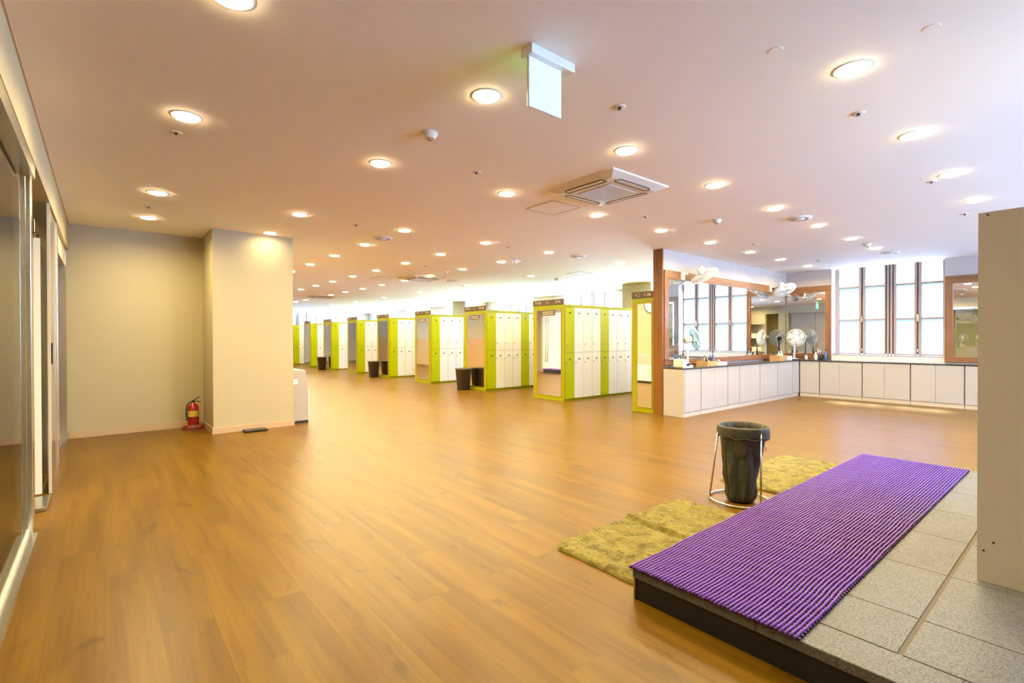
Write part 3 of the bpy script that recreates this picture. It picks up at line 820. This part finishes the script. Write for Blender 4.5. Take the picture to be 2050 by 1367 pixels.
ordw = ['first', 'second', 'third', 'fourth', 'fifth', 'sixth', 'seventh', 'eighth', 'ninth', 'tenth', 'eleventh', 'twelfth', 'thirteenth', 'fourteenth', 'fifteenth', 'sixteenth', 'seventeenth', 'eighteenth']
d0 = downlight(); dt = gather(d0); first = True
def place_light(x, y, lab):
    global first
    o = d0 if first else copy_tree(d0, dt); first = False
    o.location = (x, y, HC); o['label'] = lab; o['category'] = 'ceiling light'; o['group'] = 'recessed round ceiling downlights'
for c, r in lights:
    x, y = XC[c], YR[r]
    if (c, r) == (1, 4): y = 7.0
    if c == 8 and r == 1: continue
    place_light(x, y, 'round recessed downlight, %s line from the left wall, %s row from the camera' % (ordw[c], ordw[r]))
for i, (x, y) in enumerate(extra):
    if i < 8: l = 'round recessed downlight over the locker bank ends, %s from the walnut post' % ordw[i]
    elif i < 16: l = 'round recessed downlight over the middle of the lockers, %s from the partition' % ordw[i-8]
    else: l = 'round recessed downlight near the window wall over the lockers, %s looking down the room' % ordw[i-16]
    place_light(x, y, l)

for o in COL.objects:      # the lamp right against the column burns dimmer
    if o.type == 'LIGHT' and o.parent and abs(o.parent.location.x-1.70) < .01 and abs(o.parent.location.y-7.0) < .01:
        o.data = o.data.copy(); o.data.energy = LW*.14
        for c in COL.objects:
            if c.parent == o.parent and c.name.startswith('diffuser'):
                c.data = c.data.copy(); c.data.materials[0] = M['diffdim']
for c in (0,): place_light(XC[c], -1.3, 'unseen downlight added behind the camera for jamb reflections, %s line from the left wall' % ordw[c])  # extra lamp out of view, added to brighten what the steel jamb reflects
# ceiling cassette air conditioners
def cassette():
    t = thing('air_conditioner')
    h = .40
    mb = MB()
    # outer flange sloping to the inner face
    o_, i_ = h, .31
    vs = [(-o_, -o_, 0), (o_, -o_, 0), (o_, o_, 0), (-o_, o_, 0), (-o_, -o_, -.012), (o_, -o_, -.012), (o_, o_, -.012), (-o_, o_, -.012),
          (-i_, -i_, -.045), (i_, -i_, -.045), (i_, i_, -.045), (-i_, i_, -.045)]
    fs = [(0, 1, 5, 4), (1, 2, 6, 5), (2, 3, 7, 6), (3, 0, 4, 7), (4, 5, 9, 8), (5, 6, 10, 9), (6, 7, 11, 10), (7, 4, 8, 11), (8, 9, 10, 11)]
    mb.add(vs, fs); mb.build('face_panel', M['offwhite'], t, bevel=.006)
    g = .185
    mb = B(-g, g, -g, g, -.047, -.046); mb.build('intake_back', M['grille'], t)
    mb = MB()
    k = -g
    while k <= g+.001:
        mb.box(k-.003, k+.003, -g, g, -.052, -.047); mb.box(-g, g, k-.003, k+.003, -.052, -.047); k += g*2/18
    mb.build('intake_grille', M['offwhite'], t)
    for q in range(4):
        mt = Matrix.Rotation(q*PI/2, 4, 'Z')
        def pt(x, y):   # point on the sloping flange
            f_ = (y-i_)/(o_-i_); return (x, y, -.045+.033*max(0, min(1, f_))-.001)
        y0, y1 = .262, .325
        loop = []
        for (cx, sgn) in ((.20, 1), (-.20, -1)):
            for s in range(9):
                a = PI/2-sgn*0+(-PI*s/8 if sgn > 0 else -PI-0+(-PI*s/8)+PI)
                pass
        n = 10; loop = []
        for s in range(n+1):
            a = PI/2-PI*s/n; loop.append((.20+.03*math.cos(a), (y0+y1)/2+.0315*math.sin(a)))
        for s in range(n+1):
            a = -PI/2-PI*s/n; loop.append((-.20+.03*math.cos(a), (y0+y1)/2+.0315*math.sin(a)))
        def zz(y): return -.045+(.033*(y-i_)/(o_-i_) if y > i_ else 0)-.001
        vs = [(x, y, zz(y)) for x, y in loop]
        mb = MB().tube(vs, .0042, 5, True, mtx=mt); mb.build('louver_slot', M['darkslot'], t)
    return t
a0 = cassette(); at = gather(a0)
for i, (x, y, l) in enumerate(((3.60, 2.955, 'square ceiling cassette air conditioner nearest the camera, grille in its middle'), (5.6, 9.95, 'square ceiling cassette air conditioner before the middle locker banks'), (5.55, 16.4, 'most distant square ceiling cassette air conditioner'))):
    o = a0 if i == 0 else copy_tree(a0, at)
    o.location = (x, y, HC); o['label'] = l; o['category'] = 'air conditioner'; o['group'] = 'ceiling cassette air conditioners'
def hatch():
    t = thing('access_hatch'); s = .2
    B(-s+.006, s-.006, -s+.006, s-.006, -.004, 0).build('hatch_panel', M['ceiling'], t)
    mb = B(-s-.008, s+.008, -s-.008, -s+.004, -.006, 0).box(-s-.008, s+.008, s-.004, s+.008, -.006, 0).box(-s-.008, -s+.004, -s, s, -.006, 0).box(s-.004, s+.008, -s, s, -.006, 0)
    mb.build('hatch_frame', M['base'], t); return t
h0 = hatch(); ht = gather(h0)
for i, (x, y, l) in enumerate(((3.705, 3.76, 'flush square ceiling hatch beside the nearest air conditioner'), (4.95, 10.6, 'flush square ceiling hatch beside the middle air conditioner'), (7.87, 7.2, 'flush square ceiling hatch above the second bank of lockers'))):
    o = h0 if i == 0 else copy_tree(h0, ht)
    o.location = (x, y, HC); o['label'] = l; o['category'] = 'hatch'; o['group'] = 'flush ceiling hatches'
def vent():
    t = thing('round_air_vent')
    MB().lathe([(.085, -.02), (.10, -.022), (.128, -.012), (.135, 0)], 32, cap=False).build('vent_ring', M['offwhite'], t)
    MB().lathe([(.085, -.001), (.085, -.004)], 32).build('vent_throat', M['grille'], t)
    MB().lathe([(.01, -.030), (.045, -.028), (.07, -.018), (.05, -.015)], 28).build('vent_core', M['offwhite'], t); return t
v0 = vent(); vt = gather(v0)
for i, (x, y, l) in enumerate(((6.22, 2.27, 'round ceiling air vent above the floor before the vanity'), (9.87, 2.23, 'round ceiling air vent nearest the vanity window'), (6.2, 5.7, 'round ceiling air vent left of the walnut post'), (2.98, 6.37, 'dark small looking round ceiling vent right of the white column'), (6.45, 10.0, 'round ceiling vent right of the middle air conditioner'), (8.9, 17.0, 'round ceiling vent far back above the lockers'))):
    o = v0 if i == 0 else copy_tree(v0, vt)
    o.location = (x, y, HC); o['label'] = l; o['category'] = 'air vent'; o['group'] = 'round ceiling air vents'
def sprinkler():
    t = thing('sprinkler_head')
    MB().lathe([(.012, -.004), (.034, -.006), (.038, 0)], 20, cap=False).build('escutcheon', M['offwhite'], t)
    MB().lathe([(.009, -.001), (.007, -.012), (.011, -.014), (.011, -.016)], 12).build('nozzle', M['nozzle'], t); return t
s0 = sprinkler(); st_ = gather(s0)
for i, (x, y, w_) in enumerate(((2.4, 1.87, 'right of the exit sign'), (3.61, .98, 'over the purple mat'), (.39, 4.0, 'nearest the left wall'), (.38, 6.43, 'by the left wall near the back corner'), (2.41, 3.36, 'left of the nearest air conditioner'),
        (2.39, 5.85, 'above the floor before the white column'), (4.78, 3.36, 'right of the nearest air conditioner'), (5.69, .99, 'above the far part of the platform'), (7.47, 1.01, 'just left of the beige board top'), (7.41, 3.32, 'over the middle of the partition counter'),
        (4.75, 5.79, 'in the middle of the room'), (7.32, 5.91, 'just behind the walnut post'), (7.29, 8.37, 'above the second locker bank'), (9.9, 3.3, 'near the vanity corner'), (4.75, 8.3, 'before the middle air conditioner'), (7.3, 10.8, 'above the third locker bank'))):
    o = s0 if i == 0 else copy_tree(s0, st_)
    o.location = (x, y, HC); o['label'] = 'small ceiling sprinkler head '+w_; o['category'] = 'sprinkler'; o['group'] = 'ceiling sprinkler heads'
def detector():
    t = thing('smoke_detector')
    MB().lathe([(.052, 0), (.052, -.016), (.040, -.022), (.038, -.034), (.030, -.042)][::-1], 24).build('detector_body', M['offwhite'], t)
    MB().lathe([(.015, -.052), (.015, -.042)], 12).build('sensor', M['grille'], t); return t
s1 = detector(); s1t = gather(s1)
for i, (x, y, w_) in enumerate(((5.57, 2.92, 'between the nearest air conditioner and the vanity'), (8.73, 2.25, 'before the vanity window'), (1.71, 2.92, 'nearest the camera, round and white'), (6.36, 8.1, 'before the first locker banks'), (8.11, 8.13, 'above the 37-72 locker bank'), (5.48, 8.71, 'left of the middle air conditioner'))):
    o = s1 if i == 0 else copy_tree(s1, s1t)
    o.location = (x, y, HC); o['label'] = 'small ceiling smoke detector '+w_; o['category'] = 'smoke detector'; o['group'] = 'ceiling smoke detectors'
t = thing('wireless_router', (5.63, 6.68, HC), label='white three-armed wireless device hanging from the middle of the ceiling', cat='wireless device')
MB().lathe([(.015, -.075), (.04, -.06), (.05, 0)], 16).build('housing', M['white'], t)
MB().tube([(-.04, 0, -.02), (-.12, -.0, -.01)], .012, 6).tube([(.04, 0, -.02), (.12, 0, -.01)], .012, 6).build('antenna', M['white'], t)
for i, (x, y) in enumerate(((2.51, 1.02), (2.87, .5))):
    MB().lathe([(.03, -.003), (.032, 0)], 20).build('cover_disc', M['ceiling'], loc=(x, y, HC), label='faint flush cover disc in the ceiling, %s' % ('nearer the exit sign' if i == 0 else 'above the beige board'), category='cover disc', group='flush ceiling cover discs')
# exit sign
t = thing('exit_sign', (1.70, 1.76, HC), label='lit exit sign hanging from the ceiling, blank white face towards the camera', cat='exit sign')
B(-.145, .15, -.04, .04, -.045, 0).build('housing', M['white'], t, bevel=.004)
p = B(-.135, .085, -.007, .007, -.285, -.045).build('sign_plate', M['white'], t, bevel=.002)
B(-.130, .080, -.0085, -.007, -.280, -.050).build('white_face', M['exitwhite'], p)
B(-.130, .080, .007, .0085, -.280, -.050).build('green_face', M['exitgreen'], p)
fg = MB()
mt = Matrix.Translation((-.02, .0092, -.165)) @ Matrix(((-1, 0, 0, 0), (0, 0, 1, 0), (0, 1, 0, 0), (0, 0, 0, 1)))
fg.lathe([(.014, 0), (.014, .001)], 14, c=(.012, .072, 0), mtx=mt)
fg.prism([(-.012, .052), (.014, .056), (.018, .0), (-.004, -.004)], 0, .001, mt)
fg.prism([(.014, .0), (.038, -.03), (.062, -.03), (.062, -.042), (.03, -.042), (-.004, -.004)], 0, .001, mt)
fg.prism([(-.004, .0), (.008, -.02), (-.01, -.07), (-.024, -.068), (-.008, -.024), (-.012, -.002)], 0, .001, mt)
fg.prism([(.012, .05), (.05, .028), (.046, .018), (.012, .036)], 0, .001, mt)
fg.prism([(-.012, .052), (-.042, .03), (-.036, .005), (-.028, .008), (-.03, .026), (-.01, .04)], 0, .001, mt)
fg.build('running_figure', M['exitfig'], p)

# ------------------------------------------------------------ fans
def cage(mb, r, depth, mtx, nw=44):
    """front and back wire cage, axis +x"""
    for k in range(nw):
        a = 2*PI*k/nw; ca, sa = math.cos(a), math.sin(a)
        mb.tube([(depth*.55, ca*.03, sa*.03), (depth*.5, ca*r*.6, sa*r*.6), (depth*.2, ca*r*.95, sa*r*.95), (0, ca*r, sa*r)], .0025, 3, mtx=mtx)
        mb.tube([(-depth*.5, ca*.04, sa*.04), (-depth*.42, ca*r*.6, sa*r*.6), (-depth*.2, ca*r*.95, sa*r*.95), (0, ca*r, sa*r)], .0025, 3, mtx=mtx)
    for rr, xx in ((r, 0), (r*.6, depth*.5), (r*.6, -depth*.42)):
        mb.tube([(xx, rr*math.cos(2*PI*k/36), rr*math.sin(2*PI*k/36)) for k in range(36)], .0045 if rr == r else .002, 6, True, mtx=mtx)
    mb.lathe([(.035, depth*.55), (.034, depth*.58)], 16, 'X', mtx=mtx)
def blades(mb, r, mtx, nb=5):
    for q in range(nb):
        a0_ = 2*PI*q/nb
        def fn(u, v):
            rr = .03+(r*.86-.03)*u; a = a0_+(v-.5)*(.95*(1-.35*(1-u)))+.35*u
            return tuple(mtx @ Vector((.02*(v-.5)*2, rr*math.cos(a), rr*math.sin(a))))
        mb.grid(fn, 5, 5)
    mb.lathe([(.032, -.02), (.032, .02), (.02, .028)], 16, 'X', mtx=mtx)
def fan_head(t, r, mtx, wire, motor):
    mb = MB(); cage(mb, r, .10, mtx); mb.build('wire_cage', wire, t)
    mb = MB(); blades(mb, r, mtx); mb.build('fan_blades', M['fanblade'], t)
    mb = MB(); mb.lathe([(.045, -.17), (.058, -.15), (.06, -.07), (.045, -.052)], 20, 'X', mtx=mtx); mb.build('motor_housing', motor, t)
def table_fan(x, y, rz, tilt, label, wire=None):
    t = thing('table_fan', (x, y, CT), rz, label, 'table fan')
    MB().lathe([(.10, 0), (.108, .004), (.108, .012), (.095, .018)], 28, sx=1.05).build('base', M['rubber'], t)
    MB().lathe([(.094, .0185), (.055, .024), (.022, .032)], 28).build('base_cover', M['white'], t)
    MB().lathe([(.022, .02), (.019, .25), (.017, .40)], 14).build('pole', M['white'], t)
    mt = Matrix.Translation((.115, 0, .455)) @ Matrix.Rotation(tilt, 4, 'Y')
    MB().box(-.025, .025, -.02, .02, .37, .45).build('neck', M['white'], t, bevel=.005)
    fan_head(t, .178, mt, wire or M['fanwire'], M['offwhite'])
table_fan(7.14, 4.23, R(-40), R(-14), 'white table fan on the counter next to the walnut post, facing right', mat('blue_rim_wire', (.35, .62, .72), .3))
table_fan(11.08, 4.13, R(218), R(-6), 'white table fan on the counter in the mirror corner, facing the room')
def wall_fan(x, y, rz, tilt, label, box=True, off=.0):
    t = thing('wall_fan', (x, YP-.03, 2.20), rz, label, 'wall fan')
    mb = B(-.04, .04, -.035, 0, -.06, .06); mb.build('mount_plate', M['white'], t, bevel=.004)
    MB().tube([(0, -.03, .02), (0, -.07, .04), (.02, -.10, .03)], .016, 8).build('mount_arm', M['white'], t)
    return t
t = wall_fan(7.24, 0, 0, 0, 'white wall fan tilted above the partition mirror beside the walnut post')
mt = Matrix.Translation((.23, -.26, -.0)) @ Matrix.Rotation(R(-20), 4, 'Z') @ Matrix.Rotation(R(55), 4, 'Y')
fan_head(t, .225, mt, M['fanwire'], M['white'])
MB().tube([(0, -.02, .06), (.03, -.04, .12), (.07, -.03, .10)], .005, 6).build('cable', M['white'], t)
t = wall_fan(10.52, 0, 0, 0, 'white wall fan tilted down above the mirror corner by the window wall')
mt = Matrix.Translation((.10, -.24, -.04)) @ Matrix.Rotation(R(-115), 4, 'Z') @ Matrix.Rotation(R(58), 4, 'Y')
fan_head(t, .225, mt, M['fanwire'], M['white'])

# ------------------------------------------------------------ things on the counter
def open_box(x, y, rz, L_, W_, H_, m, label, cat='box', z=CT):
    t = MB(); th = .005
    t.box(0, L_, 0, W_, 0, th).box(0, L_, 0, th, th, H_).box(0, L_, W_-th, W_, th, H_).box(0, th, th, W_-th, th, H_).box(L_-th, L_, th, W_-th, th, H_)
    o = t.build('open_box', m, label=label, category=cat); o.location = (x, y, z+.0005); o.rotation_euler = (0, 0, rz); return o
def bottle(x, y, h, r, m, label, z=CT+.006, pump=False):
    t = MB().lathe([(r*.9, 0), (r, .005), (r, h*.6), (r*.55, h*.74), (r*.35, h*.8), (r*.35, h*.86)], 14)
    o = t.build('bottle', m, label=label, category='bottle', group='bottles and jars on the vanity counter'); o.location = (x, y, z)
    c = MB().lathe([(r*.42, h*.86), (r*.42, h)], 12)
    if pump: c.box(-r*.3, r*1.2, -r*.2, r*.2, h*.97, h)
    c.build('cap', M['rubber'] if m not in (M['white'],) else M['white'], o)
    return o
open_box(7.50, 4.08, R(3), .30, .20, .075, M['kraft'], 'kraft cardboard tray full of bottles beside the table fan by the post')
bl = [(7.535, 4.13, .15, .020, 'brownb'), (7.58, 4.19, .16, .022, 'olive'), (7.60, 4.125, .11, .022, 'olive'), (7.64, 4.15, .13, .018, 'brownb'), (7.68, 4.20, .15, .02, 'white'), (7.70, 4.12, .13, .022, 'brownb'), (7.73, 4.17, .17, .018, 'brownb')]
posl = ['front left', 'back left', 'front, short and rounded', 'in the middle', 'back, white', 'front right', 'right rear, slim']
for (x, y, h, r, m_), pl in zip(bl, posl): bottle(x, y, h, r, M[m_], 'small bottle in the kraft tray by the post, '+pl)
bottle(7.76, 4.135, .235, .026, M['blueb'], 'tall blue spray bottle at the right end of the kraft tray', pump=True)
bottle(6.97, 4.335, .25, .024, M['teal'], 'tall dark teal bottle behind the table fan pole by the post', z=CT+.001)
open_box(7.85, 4.07, R(4), .30, .17, .05, M['white'], 'low white tray of combs beside the kraft tray')
for k, (m_, l) in enumerate((('maroon', 'maroon comb lying across the low white tray'), ('salmon', 'salmon coloured brush lying in the low white tray'))):
    o = MB().box(0, .20, 0, .025, 0, .012); o = o.build('comb', M[m_], bevel=.003, label=l, category='comb', group='combs in the white tray')
    o.location = (7.88, 4.10+k*.06, CT+.055-k*.045); o.rotation_euler = (0, 0, R(15-k*10))
MB().lathe([(.03, 0), (.032, .03), (.02, .07), (.012, .09)], 16).build('jar', M['white'], loc=(7.87, 4.33, CT+.001), label='small white jar behind the low white tray', category='jar')
# steriliser box and cloth
t = thing('hot_towel_box', (6.745, 4.08, CT), label='cream box appliance with a black cable at the counter end by the walnut post', cat='appliance')
B(0, .12, 0, .16, .0, .13).build('body', M['offwhite'], t, bevel=.02)
MB().tube([(-.004, .02, .12), (-.02, -.01, .08), (-.018, -.02, .02), (.02, -.035, .006), (.06, -.04, .006)], .003, 6).build('cable', M['rubber'], t)
B(.0, .27, -.02, .0, .0, .025).build('front_lip', M['white'], t)
mb = MB()
def cl(u, v):
    x = .15*u; y = .10*v
    return (x, y, .105*(math.sin(PI*min(1, u*1.15+.12)))**.5*(.6+.4*math.sin(PI*v))+.01*noise.noise(Vector((x*30, y*30, 1)))+.004)
mb.grid(cl, 20, 12)
vs_n = len(mb.v)
o = mb.build('folded_cloth', M['lavender'], label='crumpled pale lavender cloth beside the cream appliance', category='cloth'); o.location = (6.868, 4.082, CT+.004)
so = o.modifiers.new('thick', 'SOLIDIFY'); so.thickness = .006
# second group near the corner
open_box(10.22, 4.06, R(2), .34, .20, .105, M['kraft'], 'kraft cardboard box of hair products near the mirror corner')
for i, (x, y, h, r, m_, l) in enumerate(((10.25, 4.20, .16, .025, 'brownb', 'far left'), (10.30, 4.12, .18, .028, 'white', 'white, left'), (10.36, 4.18, .15, .03, 'olive', 'green, middle'), (10.42, 4.12, .19, .03, 'white', 'white, middle'), (10.50, 4.19, .17, .024, 'brownb', 'right rear'))):
    bottle(x, y, h, r, M[m_], 'bottle in the kraft box near the mirror corner, '+l)
bottle(10.46, 4.20, .27, .022, M['rubber'], 'tall black bottle standing in the kraft box near the corner')
open_box(10.60, 4.07, R(0), .22, .18, .085, M['white'], 'white carton with a salmon label beside the corner kraft box')
for i, (x, y, h, r, m_, l) in enumerate(((11.30, 3.98, .10, .03, 'white', 'small white jar on the window side of the corner fan'), (11.30, 3.80, .16, .032, 'white', 'white pump bottle under the corner mirror'), (11.31, 3.70, .15, .03, 'rubber', 'black bottle under the corner mirror'), (11.30, 3.62, .22, .026, 'blueb', 'tall dark blue bottle near the window side frame'))):
    bottle(x, y, h, r, M[m_], l, z=CT+.001)
# socket plate on partition below the mirror
B(-.03, .03, -.012, 0, 0, .06).build('socket_box', M['white'], loc=(8.42, YP-.032, CT+.005), label='small white socket box at the back of the counter, middle of the partition', category='socket')

# ------------------------------------------------------------ light
WS = 8.8
SUN = 190.
GROUND = (.95, 1.35, 2.2, 1)      # sunlit pale ground outside
SKY = (.22, .46, .90, 1)
wd = bpy.data.worlds.new('world'); sc.world = wd; wd.use_nodes = True
wn = wd.node_tree; bg = wn.nodes['Background']; bg.inputs['Strength'].default_value = WS
wtc = wn.nodes.new('ShaderNodeTexCoord'); wsp = wn.nodes.new('ShaderNodeSeparateXYZ'); wn.links.new(wtc.outputs['Generated'], wsp.inputs[0])
wr = wn.nodes.new('ShaderNodeMapRange'); wr.inputs['From Min'].default_value = -.12; wr.inputs['From Max'].default_value = .10
wn.links.new(wsp.outputs['Z'], wr.inputs['Value'])
wm = wn.nodes.new('ShaderNodeMix'); wm.data_type = 'RGBA'
wm.inputs['A'].default_value = GROUND; wm.inputs['B'].default_value = SKY
wn.links.new(wr.outputs[0], wm.inputs['Factor']); wn.links.new(wm.outputs['Result'], bg.inputs['Color'])
for i, (a, b_) in enumerate(WINS+[(None, None)]+FILL_WINS):
    la = bpy.data.lights.new('window_portal', 'AREA'); la.shape = 'RECTANGLE'; la.cycles.is_portal = True
    lo = bpy.data.objects.new('window_portal', la); COL.objects.link(lo)
    la.size_y = HC-SILL
    if i > len(WINS):
        la.size = b_-a; lo.location = ((a+b_)/2, YN-.27, (HC+SILL)/2); lo.rotation_euler = (R(90), 0, 0)
    elif a is not None:
        la.size = b_-a
        lo.location = (XW+.28, (a+b_)/2, (HC+SILL)/2); lo.rotation_euler = (R(90), 0, R(90))
    else:
        la.size = 1.76
        lo.location = (7.735, YE+.28, (HC+SILL)/2); lo.rotation_euler = (R(-90), 0, 0)
su = bpy.data.lights.new('sun', 'SUN'); su.energy = SUN; su.angle = R(9); su.color = (.80, .90, 1)
so = bpy.data.objects.new('sun', su); COL.objects.link(so)
so.rotation_euler = Vector((-math.cos(R(61)), -.10, -math.sin(R(61)))).to_track_quat('-Z', 'Y').to_euler()
# unseen fill lights added to brighten the side room behind the glass
for y in (-.5, 1.4, 3.0, 4.8, 6.5):
    la = bpy.data.lights.new('side_room_fill', 'AREA'); la.shape = 'DISK'; la.size = .14; la.energy = LW*1.6; la.color = LCOL; la.spread = R(165)
    lo = bpy.data.objects.new('side_room_fill', la); COL.objects.link(lo); lo.location = (-1.9, y, HC-.01)

# ------------------------------------------------------------ camera
F, YAW, PIT, ROL = 986.04, .693715, -.0064286, -.0021229
cy, sy = math.cos(YAW), math.sin(YAW)
fwd0 = Vector((sy, cy, 0)); right0 = Vector((cy, -sy, 0)); up0 = Vector((0, 0, 1))
fwd = fwd0*math.cos(PIT)+up0*math.sin(PIT); up = up0*math.cos(PIT)-fwd0*math.sin(PIT)
rt = right0*math.cos(ROL)+up*math.sin(ROL); upp = up*math.cos(ROL)-right0*math.sin(ROL)
cam = bpy.data.cameras.new('camera'); co = bpy.data.objects.new('camera', cam); COL.objects.link(co)
mw = Matrix.Identity(4)
for i in range(3): mw[i][0], mw[i][1], mw[i][2] = rt[i], upp[i], -fwd[i]
mw[2][3] = 1.2
co.matrix_world = mw
cam.sensor_width = 36; cam.lens = F/2050*36; cam.clip_start = .02; cam.clip_end = 200
sc.camera = co
vs = sc.view_settings
vs.view_transform = 'Standard'; vs.look = 'None'; vs.exposure = 1.62; vs.gamma = 1; vs.use_curve_mapping = False
sc.cycles.use_denoising = True
sc.cycles.max_bounces = 12; sc.cycles.diffuse_bounces = 6; sc.cycles.glossy_bounces = 6; sc.cycles.transparent_max_bounces = 12
sc.cycles.sample_clamp_indirect = 8
sc.cycles.caustics_reflective = False; sc.cycles.caustics_refractive = False
sc.cycles.use_light_tree = True
